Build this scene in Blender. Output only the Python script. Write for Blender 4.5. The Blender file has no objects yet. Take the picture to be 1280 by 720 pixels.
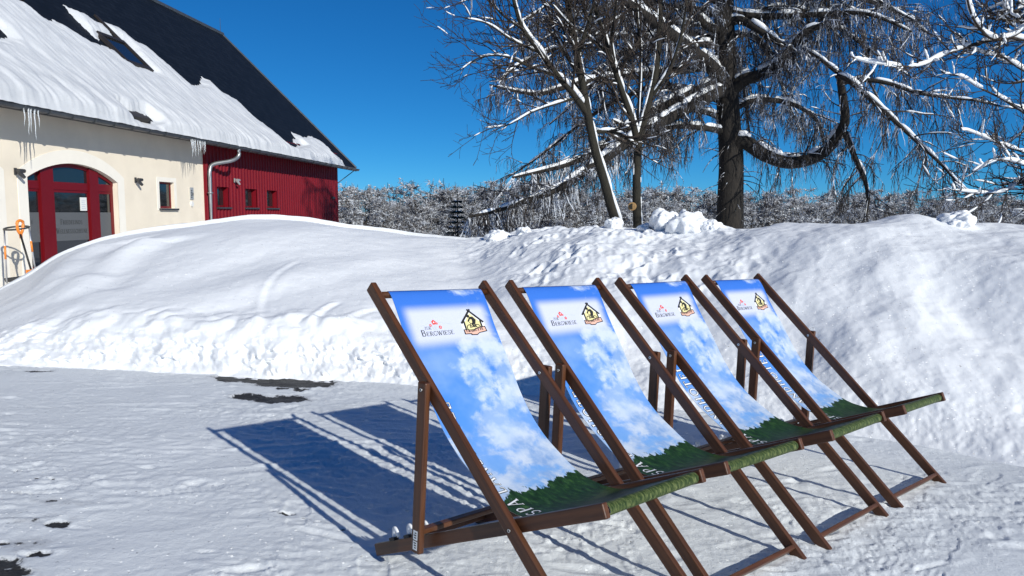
import bpy, bmesh, math, random
import numpy as np
from mathutils import Vector, Matrix

scene = bpy.context.scene
COL = scene.collection
R = math.radians
rng = np.random.default_rng(7)
random.seed(7)

# ------------------------------------------------------------------ camera numbers
CF, HOR, CH = 968.14, 266.3, 1.2847            # focal length (px of 1280), horizon row, eye height
PITCH = math.atan2(360 - HOR, CF)

def ray(x, y):
    a, b = (x - 640) / CF, (360 - y) / CF
    return np.array([a, math.cos(PITCH) + b * math.sin(PITCH), -math.sin(PITCH) + b * math.cos(PITCH)])

def at(x, y, Y):                                # the point at distance Y seen at a photo position
    r = ray(x, y)
    return np.array([0, 0, CH]) + r * (Y / r[1])

# ------------------------------------------------------------------ noise
def _hash(ix, iy, seed):
    h = (ix.astype(np.int64) * 374761393 + iy.astype(np.int64) * 668265263 + seed * 974634777) & 0xFFFFFFFF
    h = ((h ^ (h >> 13)) * 1274126177) & 0xFFFFFFFF
    return ((h ^ (h >> 16)) & 0xFFFF) / 65535.0

def vnoise(x, y, seed=0):                       # gradient noise, about -0.7..0.7
    ix, iy = np.floor(x), np.floor(y)
    fx, fy = x - ix, y - iy
    ux, uy = fx * fx * fx * (fx * (fx * 6 - 15) + 10), fy * fy * fy * (fy * (fy * 6 - 15) + 10)
    def g(dx, dy):
        a = _hash(ix + dx, iy + dy, seed) * 2 * math.pi
        return np.cos(a) * (fx - dx) + np.sin(a) * (fy - dy)
    n0 = g(0, 0) * (1 - ux) + g(1, 0) * ux
    n1 = g(0, 1) * (1 - ux) + g(1, 1) * ux
    return n0 * (1 - uy) + n1 * uy

def fbm(x, y, octaves=4, seed=0, gain=0.5):
    s, a, f = np.zeros_like(x, dtype=float), 1.0, 1.0
    for o in range(octaves):
        s += a * vnoise(x * f + 13.7 * o, y * f - 7.1 * o, seed + o)
        a *= gain; f *= 2.03
    return s

def sstep(a, b, x):
    t = np.clip((x - a) / (b - a), 0, 1)
    return t * t * (3 - 2 * t)

# ------------------------------------------------------------------ materials
def new_mat(name):
    m = bpy.data.materials.new(name); m.use_nodes = True
    nt = m.node_tree
    b = nt.nodes['Principled BSDF']
    return m, nt, b

def nd(nt, kind, **kw):
    n = nt.nodes.new(kind)
    for k, v in kw.items():
        if k.startswith('i_'):
            key = k[2:]
            n.inputs[int(key) if key.isdigit() else key.replace('_', ' ')].default_value = v
        else:
            setattr(n, k, v)
    return n

def ramp(nt, fac, stops, interp='LINEAR'):
    n = nt.nodes.new('ShaderNodeValToRGB'); n.color_ramp.interpolation = interp
    e = n.color_ramp.elements
    while len(e) < len(stops): e.new(0.5)
    for el, (p, c) in zip(e, stops):
        el.position = p; el.color = (*c, 1) if len(c) == 3 else c
    nt.links.new(fac, n.inputs[0])
    return n.outputs[0]

def mth(nt, op, a, b=None, c=None, clamp=False):
    n = nt.nodes.new('ShaderNodeMath'); n.operation = op; n.use_clamp = clamp
    for i, v in enumerate((a, b, c)):
        if v is None: continue
        if isinstance(v, (int, float)): n.inputs[i].default_value = v
        else: nt.links.new(v, n.inputs[i])
    return n.outputs[0]

def mixc(nt, fac, a, b):
    n = nt.nodes.new('ShaderNodeMix'); n.data_type = 'RGBA'
    for s, v in ((0, fac), (6, a), (7, b)):
        if isinstance(v, (int, float)): n.inputs[s].default_value = v
        elif isinstance(v, tuple): n.inputs[s].default_value = (*v, 1)
        else: nt.links.new(v, n.inputs[s])
    return n.outputs[2]

def noise(nt, vec, scale, detail=4, rough=0.55, dist=0.0):
    n = nd(nt, 'ShaderNodeTexNoise'); n.inputs['Scale'].default_value = scale
    n.inputs['Detail'].default_value = detail; n.inputs['Roughness'].default_value = rough
    n.inputs['Distortion'].default_value = dist
    if vec is not None: nt.links.new(vec, n.inputs['Vector'])
    return n.outputs['Fac']

def coords(nt, kind='Object', scale=None):
    o = nd(nt, 'ShaderNodeTexCoord').outputs[kind]
    if scale:
        mp = nd(nt, 'ShaderNodeMapping'); mp.inputs['Scale'].default_value = scale
        nt.links.new(o, mp.inputs[0]); o = mp.outputs[0]
    return o

def bump(nt, b, height, strength, dist, prev=None):
    n = nd(nt, 'ShaderNodeBump'); n.inputs['Strength'].default_value = strength
    n.inputs['Distance'].default_value = dist
    nt.links.new(height, n.inputs['Height'])
    if prev is not None: nt.links.new(prev, n.inputs['Normal'])
    if b is not None: nt.links.new(n.outputs[0], b.inputs['Normal'])
    return n.outputs[0]

def simple(name, col, rough=0.6, metal=0.0, var=0.0, scale=8.0, bmp=0.0, bdist=0.01, spec=0.5):
    m, nt, b = new_mat(name)
    b.inputs['Base Color'].default_value = (*col, 1)
    b.inputs['Roughness'].default_value = rough; b.inputs['Metallic'].default_value = metal
    b.inputs['Specular IOR Level'].default_value = spec
    co = coords(nt)
    if var:
        f = noise(nt, co, scale, 5)
        lo = tuple(c * (1 - var) for c in col); hi = tuple(min(1, c * (1 + var)) for c in col)
        nt.links.new(ramp(nt, f, [(0.3, lo), (0.7, hi)]), b.inputs['Base Color'])
    if bmp:
        bump(nt, b, noise(nt, co, scale * 4, 4), bmp, bdist)
    return m

def snow_mat(name, ground=False, old=False):
    m, nt, b = new_mat(name)
    co = coords(nt)
    f = noise(nt, co, 1.7, 5)
    colr = ramp(nt, f, [(0.25, (0.79, 0.805, 0.82)), (0.75, (0.86, 0.87, 0.878))])
    if old: colr = ramp(nt, f, [(0.25, (0.55, 0.565, 0.585)), (0.75, (0.68, 0.69, 0.70))])
    if ground:                                   # packed, trodden and a little gritty
        tr_ = noise(nt, co, 0.9, 6, 0.6)
        colr = ramp(nt, tr_, [(0.30, (0.69, 0.715, 0.725)), (0.55, (0.76, 0.785, 0.795)), (0.75, (0.82, 0.84, 0.845))])
    b.inputs['Roughness'].default_value = 0.62
    b.inputs['Specular IOR Level'].default_value = 0.35
    n1 = noise(nt, co, 22, 6, 0.62)
    n2 = noise(nt, co, 160, 3, 0.6)
    bm = bump(nt, None, n1, 0.30 if ground else 0.13, 0.02)
    bm = bump(nt, None, n2, 0.45 if ground else 0.28, 0.004, bm)
    # a few ice crystals that glint: tiny cells with a smoother, tilted facet
    vo = nd(nt, 'ShaderNodeTexVoronoi'); vo.inputs['Scale'].default_value = 120
    nt.links.new(co, vo.inputs['Vector'])
    sep = nd(nt, 'ShaderNodeSeparateColor'); nt.links.new(vo.outputs['Color'], sep.inputs[0])
    pick = mth(nt, 'GREATER_THAN', sep.outputs[0], 0.985)
    nt.links.new(mth(nt, 'MULTIPLY_ADD', pick, -0.40, 0.62), b.inputs['Roughness'])
    geo = nd(nt, 'ShaderNodeVectorMath', operation='SUBTRACT'); nt.links.new(vo.outputs['Color'], geo.inputs[0])
    geo.inputs[1].default_value = (0.5, 0.5, 0.5)
    sc = nd(nt, 'ShaderNodeVectorMath', operation='SCALE'); nt.links.new(geo.outputs[0], sc.inputs[0])
    nt.links.new(mth(nt, 'MULTIPLY', pick, 1.3), sc.inputs['Scale'])
    ad = nd(nt, 'ShaderNodeVectorMath', operation='ADD'); nt.links.new(bm, ad.inputs[0]); nt.links.new(sc.outputs[0], ad.inputs[1])
    nm = nd(nt, 'ShaderNodeVectorMath', operation='NORMALIZE'); nt.links.new(ad.outputs[0], nm.inputs[0])
    nt.links.new(nm.outputs[0], b.inputs['Normal'])
    if ground:                                   # bare asphalt and thin slush where the snow is scraped off
        at_ = nd(nt, 'ShaderNodeAttribute'); at_.attribute_name = 'bare'
        j = mth(nt, 'MULTIPLY_ADD', mth(nt, 'SUBTRACT', noise(nt, co, 26, 6, 0.7), 0.5), 0.20, at_.outputs['Fac'])
        j = mth(nt, 'MULTIPLY_ADD', mth(nt, 'SUBTRACT', noise(nt, co, 7, 3, 0.6), 0.5), 0.22, j)
        mask = nd(nt, 'ShaderNodeMapRange'); mask.interpolation_type = 'SMOOTHSTEP'
        mask.inputs[1].default_value = 0.0; mask.inputs[2].default_value = 0.022
        nt.links.new(j, mask.inputs[0])
        slush = nd(nt, 'ShaderNodeMapRange'); slush.inputs[1].default_value = -0.06; slush.inputs[2].default_value = 0.03
        nt.links.new(j, slush.inputs[0])
        asp = ramp(nt, noise(nt, co, 90, 4), [(0.3, (0.012, 0.013, 0.014)), (0.7, (0.045, 0.043, 0.042))])
        colr = mixc(nt, mth(nt, 'MULTIPLY', slush.outputs[0], 0.55), colr, (0.30, 0.30, 0.31))
        colr = mixc(nt, mask.outputs[0], colr, asp)
    nt.links.new(colr, b.inputs['Base Color'])
    return m

def wood_mat(name, dark, light):
    m, nt, b = new_mat(name)
    co = coords(nt, 'Object', (3, 60, 60))
    f = noise(nt, co, 1.0, 6, 0.6, 0.4)
    co2 = coords(nt, 'Object', (6, 20, 20))
    f2 = noise(nt, co2, 1.0, 3)
    c = ramp(nt, f, [(0.25, dark), (0.75, light)])
    c = mixc(nt, mth(nt, 'MULTIPLY', f2, 0.45), c, tuple(x * 0.55 for x in dark))
    nt.links.new(c, b.inputs['Base Color'])
    b.inputs['Roughness'].default_value = 0.42
    b.inputs['Specular IOR Level'].default_value = 0.4
    bump(nt, b, f, 0.25, 0.002)
    return m

MAT = {}
MAT['snow_ground'] = snow_mat('packed_snow', True)
MAT['snow'] = snow_mat('fresh_snow')
MAT['old_snow'] = snow_mat('thawed_roof_snow', False, True)
MAT['wood'] = wood_mat('stained_wood', (0.046, 0.017, 0.008), (0.150, 0.056, 0.021))
MAT['steel'] = simple('screw_steel', (0.55, 0.54, 0.52), 0.35, 1.0)
MAT['white_plastic'] = simple('white_plastic', (0.75, 0.76, 0.78), 0.35)
MAT['black_rubber'] = simple('black_rubber', (0.012, 0.012, 0.013), 0.6)
MAT['paper'] = simple('sticker_paper', (0.75, 0.75, 0.72), 0.5)
MAT['ink'] = simple('black_ink', (0.012, 0.012, 0.013), 0.6)
MAT['ink_grey'] = simple('dark_grey_ink', (0.035, 0.035, 0.04), 0.6)
MAT['door_ink'] = simple('faded_grey_ink', (0.030, 0.031, 0.032), 0.6)
MAT['ink_pale'] = simple('pale_grey_ink', (0.50, 0.55, 0.62), 0.7)
MAT['ink_red'] = simple('red_ink', (0.68, 0.07, 0.06), 0.6)
MAT['ink_yellow'] = simple('yellow_ink', (0.74, 0.66, 0.32), 0.6)
MAT['ink_salmon'] = simple('salmon_ink', (0.74, 0.44, 0.34), 0.6)
MAT['ink_white'] = simple('white_ink', (0.82, 0.83, 0.85), 0.6)
MAT['stucco'] = simple('cream_stucco', (0.80, 0.71, 0.575), 0.85, 0, 0.06, 1.3, 0.25, 0.004)
MAT['trim_white'] = simple('white_stucco_surround', (0.84, 0.79, 0.70), 0.85, 0, 0.025, 3.0, 0.2, 0.004)
MAT['red_metal'] = simple('red_sheet_metal', (0.165, 0.004, 0.011), 0.5, 0, 0.08, 1.2, spec=0.2)
MAT['red_paint'] = simple('red_painted_wood', (0.140, 0.004, 0.008), 0.4, 0, 0.05, 2.0, spec=0.25)
MAT['gutter'] = simple('zinc_gutter', (0.10, 0.11, 0.12), 0.45, 0.6, 0.2, 4.0)
MAT['pipe'] = simple('galvanised_pipe', (0.33, 0.34, 0.35), 0.38, 0.75, 0.12, 4.0)
MAT['dark_metal'] = simple('dark_lamp_metal', (0.04, 0.04, 0.042), 0.45)
MAT['soffit'] = simple('soffit_board', (0.16, 0.14, 0.12), 0.8)
MAT['orange'] = simple('orange_plastic', (0.78, 0.23, 0.03), 0.4)
MAT['alu'] = simple('aluminium_tube', (0.62, 0.63, 0.65), 0.32, 0.85)
MAT['panel_steel'] = simple('intercom_steel', (0.55, 0.55, 0.53), 0.4, 0.5)
MAT['frost_glass'] = simple('frosted_glass', (0.105, 0.11, 0.115), 0.55)
MAT['tan_wood'] = simple('tan_wood_disc', (0.42, 0.25, 0.10), 0.7, 0, 0.3, 20)
MAT['spruce'] = simple('spruce_needles', (0.018, 0.035, 0.030), 0.7, 0, 0.5, 9)
MAT['brown_flash'] = simple('copper_flashing', (0.028, 0.023, 0.021), 0.55, 0.2)

def glass_mat():
    m, nt, b = new_mat('dark_window_glass')
    b.inputs['Base Color'].default_value = (0.012, 0.014, 0.016, 1)
    b.inputs['Roughness'].default_value = 0.03
    b.inputs['IOR'].default_value = 1.75
    bump(nt, b, noise(nt, coords(nt), 0.9, 1), 0.06, 0.05)
    return m
MAT['glass'] = glass_mat()

def ice_mat():
    m, nt, b = new_mat('icicle_ice')
    b.inputs['Base Color'].default_value = (0.86, 0.90, 0.94, 1)
    b.inputs['Roughness'].default_value = 0.12
    b.inputs['Transmission Weight'].default_value = 0.55
    b.inputs['IOR'].default_value = 1.31
    return m
MAT['ice'] = ice_mat()

def slate_mat():
    m, nt, b = new_mat('dark_slate')
    uv = coords(nt, 'UV')
    br = nd(nt, 'ShaderNodeTexBrick'); nt.links.new(uv, br.inputs['Vector'])
    br.inputs['Scale'].default_value = 1.0
    br.inputs['Brick Width'].default_value = 0.34; br.inputs['Row Height'].default_value = 0.24
    br.inputs['Mortar Size'].default_value = 0.012
    br.inputs['Color1'].default_value = (0.005, 0.008, 0.013, 1)
    br.inputs['Color2'].default_value = (0.010, 0.014, 0.021, 1)
    br.inputs['Mortar'].default_value = (0.003, 0.004, 0.005, 1)
    br.offset = 0.5
    f = noise(nt, coords(nt), 1.2, 5)
    c = mixc(nt, mth(nt, 'MULTIPLY', f, 0.45), br.outputs['Color'], (0.005, 0.007, 0.012))
    nt.links.new(c, b.inputs['Base Color'])
    b.inputs['Roughness'].default_value = 0.65
    b.inputs['Specular IOR Level'].default_value = 0.15
    bump(nt, b, br.outputs['Fac'], -0.6, 0.01)
    return m
MAT['slate'] = slate_mat()

def bark_mat(name, dark, light, green=None):
    m, nt, b = new_mat(name)
    co = coords(nt, 'Object', (1, 1, 0.3))
    f = noise(nt, co, 22, 6, 0.65)
    c = ramp(nt, f, [(0.3, dark), (0.7, light)])
    if green:
        g = noise(nt, coords(nt), 3.0, 4)
        c = mixc(nt, mth(nt, 'MULTIPLY', g, 0.6), c, green)
    nt.links.new(c, b.inputs['Base Color'])
    b.inputs['Roughness'].default_value = 0.9
    bump(nt, b, f, 0.8, 0.02)
    return m
MAT['bark_dark'] = bark_mat('larch_bark', (0.004, 0.0035, 0.003), (0.026, 0.020, 0.015))
MAT['bark_mid'] = bark_mat('ash_bark', (0.008, 0.0065, 0.0045), (0.036, 0.028, 0.018), (0.015, 0.016, 0.008))
MAT['twig'] = bark_mat('twig_bark', (0.020, 0.014, 0.011), (0.060, 0.044, 0.034))

def frost_mat(name, frac, scale=2.5, twig=((0.030, 0.022, 0.017), (0.075, 0.056, 0.044)), frost=(0.72, 0.75, 0.80)):
    m, nt, b = new_mat(name)
    co = coords(nt)
    a = noise(nt, co, scale, 3); c2 = noise(nt, co, scale * 9, 4, 0.7)
    f = mth(nt, 'ADD', mth(nt, 'MULTIPLY', a, 0.55), mth(nt, 'MULTIPLY', c2, 0.45))
    base = ramp(nt, c2, [(0.3, twig[0]), (0.7, twig[1])])
    mr = nd(nt, 'ShaderNodeMapRange'); nt.links.new(f, mr.inputs[0])
    mr.inputs[1].default_value = 0.62 - 0.25 * frac; mr.inputs[2].default_value = 0.70 - 0.25 * frac
    nt.links.new(mixc(nt, mr.outputs[0], base, frost), b.inputs['Base Color'])
    b.inputs['Roughness'].default_value = 0.8
    return m
MAT['strand'] = frost_mat('frosted_larch_twig', 0.40, 2.5, ((0.020, 0.017, 0.016), (0.055, 0.046, 0.042)), (0.60, 0.64, 0.72))
MAT['strand_pale'] = frost_mat('heavily_frosted_twig', 0.75)
MAT['thicket'] = frost_mat('frosted_thicket_twig', 0.58, 1.3, ((0.065, 0.055, 0.050), (0.14, 0.12, 0.11)), (0.54, 0.57, 0.62))

def canvas_mat():
    m, nt, b = new_mat('printed_canvas')
    uv = coords(nt, 'UV')
    s = nd(nt, 'ShaderNodeSeparateXYZ'); nt.links.new(uv, s.inputs[0])
    u, v = s.outputs[0], s.outputs[1]
    # sky print
    sky = ramp(nt, v, [(0.0, (0.035, 0.150, 0.56)), (0.45, (0.060, 0.225, 0.66)), (0.85, (0.16, 0.36, 0.70)), (1.0, (0.20, 0.40, 0.70))])
    def sm(x, a, c):
        n = nd(nt, 'ShaderNodeMapRange'); n.interpolation_type = 'SMOOTHSTEP'
        nt.links.new(x, n.inputs[0]); n.inputs[1].default_value = a; n.inputs[2].default_value = c
        return n.outputs[0]
    mp = nd(nt, 'ShaderNodeMapping'); nt.links.new(uv, mp.inputs[0])
    mp.inputs['Location'].default_value = (3.17, 1.43, 0); mp.inputs['Scale'].default_value = (1.0, 1.15, 1)
    big = noise(nt, mp.outputs[0], 4.2, 2, 0.5)
    fine = noise(nt, mp.outputs[0], 13, 8, 0.62, 0.25)
    cl = mth(nt, 'ADD', mth(nt, 'MULTIPLY', big, 0.62), mth(nt, 'MULTIPLY', fine, 0.50))
    # cloud bank placement over the cloth: a plume right of centre, banks lower down, open blue at upper left
    bias = mth(nt, 'MULTIPLY_ADD', sm(v, 0.18, 0.75), 0.15, -0.05)
    bias = mth(nt, 'ADD', bias, mth(nt, 'MULTIPLY', mth(nt, 'MULTIPLY', sm(u, 0.16, 0.30), mth(nt, 'SUBTRACT', 1.0, sm(v, 0.45, 0.6))), 0.13))
    bias = mth(nt, 'SUBTRACT', bias, mth(nt, 'MULTIPLY', mth(nt, 'SUBTRACT', 1.0, sm(u, 0.08, 0.22)), mth(nt, 'MULTIPLY', mth(nt, 'SUBTRACT', 1.0, sm(v, 0.36, 0.60)), 0.14)))
    cl = mth(nt, 'ADD', cl, bias)
    den = sm(cl, 0.572, 0.69)
    shade = noise(nt, mp.outputs[0], 9, 5, 0.55)
    cc = ramp(nt, shade, [(0.40, (0.22, 0.35, 0.60)), (0.50, (0.40, 0.50, 0.67)), (0.60, (0.56, 0.62, 0.71))])
    col = mixc(nt, mth(nt, 'MULTIPLY', den, 0.93), sky, cc)
    # thin veil of cloud
    veil = mth(nt, 'MULTIPLY', sm(noise(nt, mp.outputs[0], 3.0, 4), 0.40, 0.7), mth(nt, 'MULTIPLY', sm(v, 0.16, 0.3), 0.35))
    col = mixc(nt, veil, col, (0.45, 0.58, 0.78))
    # soft white panel behind the two emblems
    pan = mth(nt, 'MULTIPLY', mth(nt, 'MULTIPLY', sm(u, 0.008, 0.062), mth(nt, 'SUBTRACT', 1.0, sm(u, 0.392, 0.450))),
              mth(nt, 'MULTIPLY', sm(v, 0.056, 0.102), mth(nt, 'SUBTRACT', 1.0, sm(v, 0.196, 0.252))))
    col = mixc(nt, mth(nt, 'MULTIPLY', pan, 0.94), col, (0.58, 0.60, 0.70))
    # tree line
    mp2 = nd(nt, 'ShaderNodeMapping'); nt.links.new(uv, mp2.inputs[0]); mp2.inputs['Scale'].default_value = (1.0, 0.55, 1)
    mp2.inputs['Rotation'].default_value = (0, 0, 0.7)
    jag = noise(nt, mp2.outputs[0], 30, 6, 0.65)
    lump = noise(nt, uv, 7, 2)
    tl = mth(nt, 'ADD', mth(nt, 'MULTIPLY_ADD', mth(nt, 'SUBTRACT', jag, 0.5), 0.12, v), mth(nt, 'MULTIPLY', mth(nt, 'SUBTRACT', lump, 0.5), 0.10))
    tl = mth(nt, 'MULTIPLY_ADD', u, 0.10, tl)
    tm = sm(tl, 0.866, 0.872)
    tc = ramp(nt, noise(nt, mp2.outputs[0], 45, 6, 0.7), [(0.32, (0.004, 0.012, 0.006)), (0.52, (0.012, 0.045, 0.014)), (0.72, (0.05, 0.125, 0.03))])
    col = mixc(nt, tm, col, tc)
    # meadow
    md = mth(nt, 'MULTIPLY_ADD', u, 0.35, v)
    mm = sm(mth(nt, 'MULTIPLY_ADD', mth(nt, 'SUBTRACT', jag, 0.5), 0.03, md), 1.130, 1.140)
    mp3 = nd(nt, 'ShaderNodeMapping'); nt.links.new(uv, mp3.inputs[0]); mp3.inputs['Scale'].default_value = (3.0, 0.8, 1)
    gr = noise(nt, mp3.outputs[0], 42, 6, 0.7)
    gcol = ramp(nt, gr, [(0.36, (0.012, 0.038, 0.009)), (0.64, (0.070, 0.120, 0.026))])
    gcol = mixc(nt, sm(v, 1.26, 1.34), gcol, ramp(nt, gr, [(0.38, (0.014, 0.032, 0.007)), (0.50, (0.048, 0.072, 0.020)), (0.64, (0.16, 0.185, 0.065))]))  # streaky grass print; front roll coloured lighter to imitate sun on it
    col = mixc(nt, mm, col, gcol)
    nt.links.new(col, b.inputs['Base Color'])
    b.inputs['Roughness'].default_value = 0.55
    b.inputs['Specular IOR Level'].default_value = 0.25
    wv = coords(nt, 'UV', (700, 700, 1))
    ck = nd(nt, 'ShaderNodeTexChecker'); ck.inputs['Scale'].default_value = 1; nt.links.new(wv, ck.inputs['Vector'])
    b1 = bump(nt, None, ck.outputs['Fac'], 0.1, 0.0005)
    bump(nt, b, noise(nt, uv, 5, 2), 0.2, 0.02, b1)
    return m
MAT['canvas'] = canvas_mat()
MAT['canvas_back'] = simple('canvas_reverse', (0.66, 0.68, 0.72), 0.7, 0, 0.05, 6)

# ------------------------------------------------------------------ mesh helpers
def tag(o, label=None, cat=None, group=None, kind=None):
    if label: o['label'] = label
    if cat: o['category'] = cat
    if group: o['group'] = group
    if kind: o['kind'] = kind
    return o

def empty(name, loc=(0, 0, 0), rotz=0.0):
    o = bpy.data.objects.new(name, None); COL.objects.link(o)
    o.location = loc; o.rotation_euler = (0, 0, rotz); o.empty_display_size = 0.2
    return o

class MB:
    """collects quads / triangles as numpy blocks, links them as ONE mesh object"""
    def __init__(s): s.v = []; s.q = []; s.t = []; s.qm = []; s.tm = []; s.n = 0
    def add(s, V, quads=None, tris=None, mat=0):
        V = np.asarray(V, float).reshape(-1, 3)
        if quads is not None and len(quads):
            s.q.append(np.asarray(quads, np.int64) + s.n); s.qm.append(np.full(len(quads), mat))
        if tris is not None and len(tris):
            s.t.append(np.asarray(tris, np.int64) + s.n); s.tm.append(np.full(len(tris), mat))
        s.v.append(V); s.n += len(V)
        return s
    def box(s, lo, hi, mat=0):
        a, d = sorted((lo[0], hi[0])); b, e = sorted((lo[1], hi[1])); c, f = sorted((lo[2], hi[2]))
        V = [(a, b, c), (d, b, c), (d, e, c), (a, e, c), (a, b, f), (d, b, f), (d, e, f), (a, e, f)]
        return s.add(V, [(3, 2, 1, 0), (4, 5, 6, 7), (0, 1, 5, 4), (1, 2, 6, 5), (2, 3, 7, 6), (3, 0, 4, 7)], mat=mat)
    def tubes(s, P, Rr, k=5, mat=0, cap=False):
        """P (S,n,3), Rr (S,n)"""
        P = np.asarray(P, float); Rr = np.asarray(Rr, float)
        if P.ndim == 2: P = P[None]; Rr = Rr[None]
        S, n, _ = P.shape
        T = np.gradient(P, axis=1); T /= np.linalg.norm(T, axis=2, keepdims=True) + 1e-9
        M = T.mean(1); ref = np.where((np.abs(M[:, 2]) < 0.8 * np.linalg.norm(M, axis=1))[:, None], [[0, 0, 1.0]], [[0.9, 0.43, 0]])[:, None, :]
        N = np.cross(T, np.broadcast_to(ref, T.shape)); N /= np.linalg.norm(N, axis=2, keepdims=True) + 1e-9
        B = np.cross(T, N)
        a = np.arange(k) * 2 * math.pi / k
        ring = P[:, :, None, :] + Rr[:, :, None, None] * (np.cos(a)[None, None, :, None] * N[:, :, None, :] + np.sin(a)[None, None, :, None] * B[:, :, None, :])
        base = np.arange(S)[:, None, None] * (n * k)
        i = np.arange(n - 1)[None, :, None]; j = np.arange(k)[None, None, :]; j2 = (j + 1) % k
        Q = np.stack([base + i * k + j, base + i * k + j2, base + (i + 1) * k + j2, base + (i + 1) * k + j], -1).reshape(-1, 4)
        if not cap: return s.add(ring, Q, mat=mat)
        V = np.concatenate([ring.reshape(-1, 3), P[:, 0], P[:, -1]]); tr = []
        for si in range(S):
            for jj in range(k):
                tr.append((S * n * k + si, si * n * k + (jj + 1) % k, si * n * k + jj))
                e = si * n * k + (n - 1) * k
                tr.append((S * n * k + S + si, e + jj, e + (jj + 1) % k))
        return s.add(V, Q, tr, mat)
    def build(s, name, mats, parent=None, smooth=False, uv=None):
        me = bpy.data.meshes.new(name)
        V = np.concatenate(s.v)
        q = np.concatenate(s.q) if s.q else np.zeros((0, 4), np.int64)
        t = np.concatenate(s.t) if s.t else np.zeros((0, 3), np.int64)
        mi = np.concatenate(([np.concatenate(s.qm)] if s.q else []) + ([np.concatenate(s.tm)] if s.t else []))
        fast_mesh(me, V, q, t, mi, smooth)
        for m in (mats if isinstance(mats, (list, tuple)) else [mats]): me.materials.append(m)
        o = bpy.data.objects.new(name, me); COL.objects.link(o)
        if parent is not None: o.parent = parent
        return o

def fast_mesh(me, V, q, t, mi=None, smooth=False):
    me.vertices.add(len(V)); me.vertices.foreach_set('co', np.ascontiguousarray(V, np.float32).ravel())
    nl = len(q) * 4 + len(t) * 3
    me.loops.add(nl); me.loops.foreach_set('vertex_index', np.concatenate([q.ravel(), t.ravel()]).astype(np.int32))
    npoly = len(q) + len(t)
    me.polygons.add(npoly)
    me.polygons.foreach_set('loop_start', np.concatenate([np.arange(len(q)) * 4, len(q) * 4 + np.arange(len(t)) * 3]).astype(np.int32))
    if mi is not None: me.polygons.foreach_set('material_index', np.asarray(mi, np.int32))
    me.polygons.foreach_set('use_smooth', np.full(npoly, bool(smooth)))
    me.update(calc_edges=True)

def from_bm(name, bm, mats, parent=None, smooth=False):
    me = bpy.data.meshes.new(name); bm.to_mesh(me); bm.free()
    for m in (mats if isinstance(mats, (list, tuple)) else [mats]): me.materials.append(m)
    if smooth:
        for p in me.polygons: p.use_smooth = True
    o = bpy.data.objects.new(name, me); COL.objects.link(o)
    if parent is not None: o.parent = parent
    return o

def bev_box(sx, sy, sz, bev=0.003, seg=2):
    bm = bmesh.new(); bmesh.ops.create_cube(bm, size=1)
    bmesh.ops.scale(bm, vec=(sx, sy, sz), verts=bm.verts)
    if bev: bmesh.ops.bevel(bm, geom=bm.edges[:] , offset=bev, segments=seg, affect='EDGES', profile=0.5)
    return bm

def bar(name, a, b, wide, thick, side, mat, parent, bev=0.004):
    """a straight lath from a to b; thick is measured along the direction 'side'"""
    a, b, side = Vector(a), Vector(b), Vector(side).normalized()
    x = (b - a); L = x.length; x.normalize(); z = x.cross(side).normalized()
    o = from_bm(name, bev_box(L, thick, wide, bev), mat, parent)
    m = Matrix((x, side, z)).transposed().to_4x4(); m.translation = (a + b) / 2
    o.matrix_local = m
    return o

def rod(name, a, b, r, mat, parent, k=16):
    mb = MB(); mb.tubes(np.array([a, b], float), np.array([r, r]), k, cap=True)
    return mb.build(name, mat, parent, True)

# ------------------------------------------------------------------ world, sun, camera
SUN_EL = R(25.0)
SUN_DIR = Vector((0.545, -0.725, 0)).normalized() * math.cos(SUN_EL) + Vector((0, 0, math.sin(SUN_EL)))   # towards the sun
world = bpy.data.worlds.new('World'); scene.world = world; world.use_nodes = True
wn = world.node_tree
sky = wn.nodes.new('ShaderNodeTexSky'); sky.sky_type = 'NISHITA'; sky.sun_disc = False
sky.sun_elevation = SUN_EL; sky.sun_rotation = math.atan2(SUN_DIR.x, SUN_DIR.y)
sky.altitude = 900; sky.air_density = 0.6; sky.dust_density = 0.0; sky.ozone_density = 8
bg = wn.nodes['Background']; bg.inputs[1].default_value = 0.06
# the clear cold winter sky of the photo is a purer blue than the model's: grade its three channels
sp_ = wn.nodes.new('ShaderNodeSeparateColor'); wn.links.new(sky.outputs[0], sp_.inputs[0]); cb_ = wn.nodes.new('ShaderNodeCombineColor')
for i_, (pw_, mu_) in enumerate(((1.38, 0.285), (0.94, 1.18), (0.78, 1.92))):
    wn.links.new(mth(wn, 'MULTIPLY', mth(wn, 'POWER', sp_.outputs[i_], pw_), mu_), cb_.inputs[i_])
wn.links.new(cb_.outputs[0], bg.inputs[0])

sl = bpy.data.lights.new('sun', 'SUN'); sl.energy = 3.8; sl.angle = R(0.53); sl.color = (1.0, 0.985, 0.915)
so = bpy.data.objects.new('sun', sl); COL.objects.link(so)
so.rotation_euler = SUN_DIR.to_track_quat('Z', 'Y').to_euler(); so.location = (5, -6, 6)

cd = bpy.data.cameras.new('camera'); cam = bpy.data.objects.new('camera', cd); COL.objects.link(cam)
cd.sensor_width = 36; cd.lens = CF / 1280 * 36; cd.clip_start = 0.05; cd.clip_end = 6000
cam.location = (0, 0, CH); cam.rotation_euler = (R(90) - PITCH, 0, 0)
scene.camera = cam
scene.view_settings.view_transform = 'Standard'; scene.view_settings.look = 'None'
scene.view_settings.gamma = 1; scene.view_settings.exposure = 0.27
scene.render.engine = 'CYCLES'
scene.cycles.use_denoising = True
scene.cycles.max_bounces = 6; scene.cycles.diffuse_bounces = 3; scene.cycles.glossy_bounces = 3
scene.cycles.transmission_bounces = 4

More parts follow.
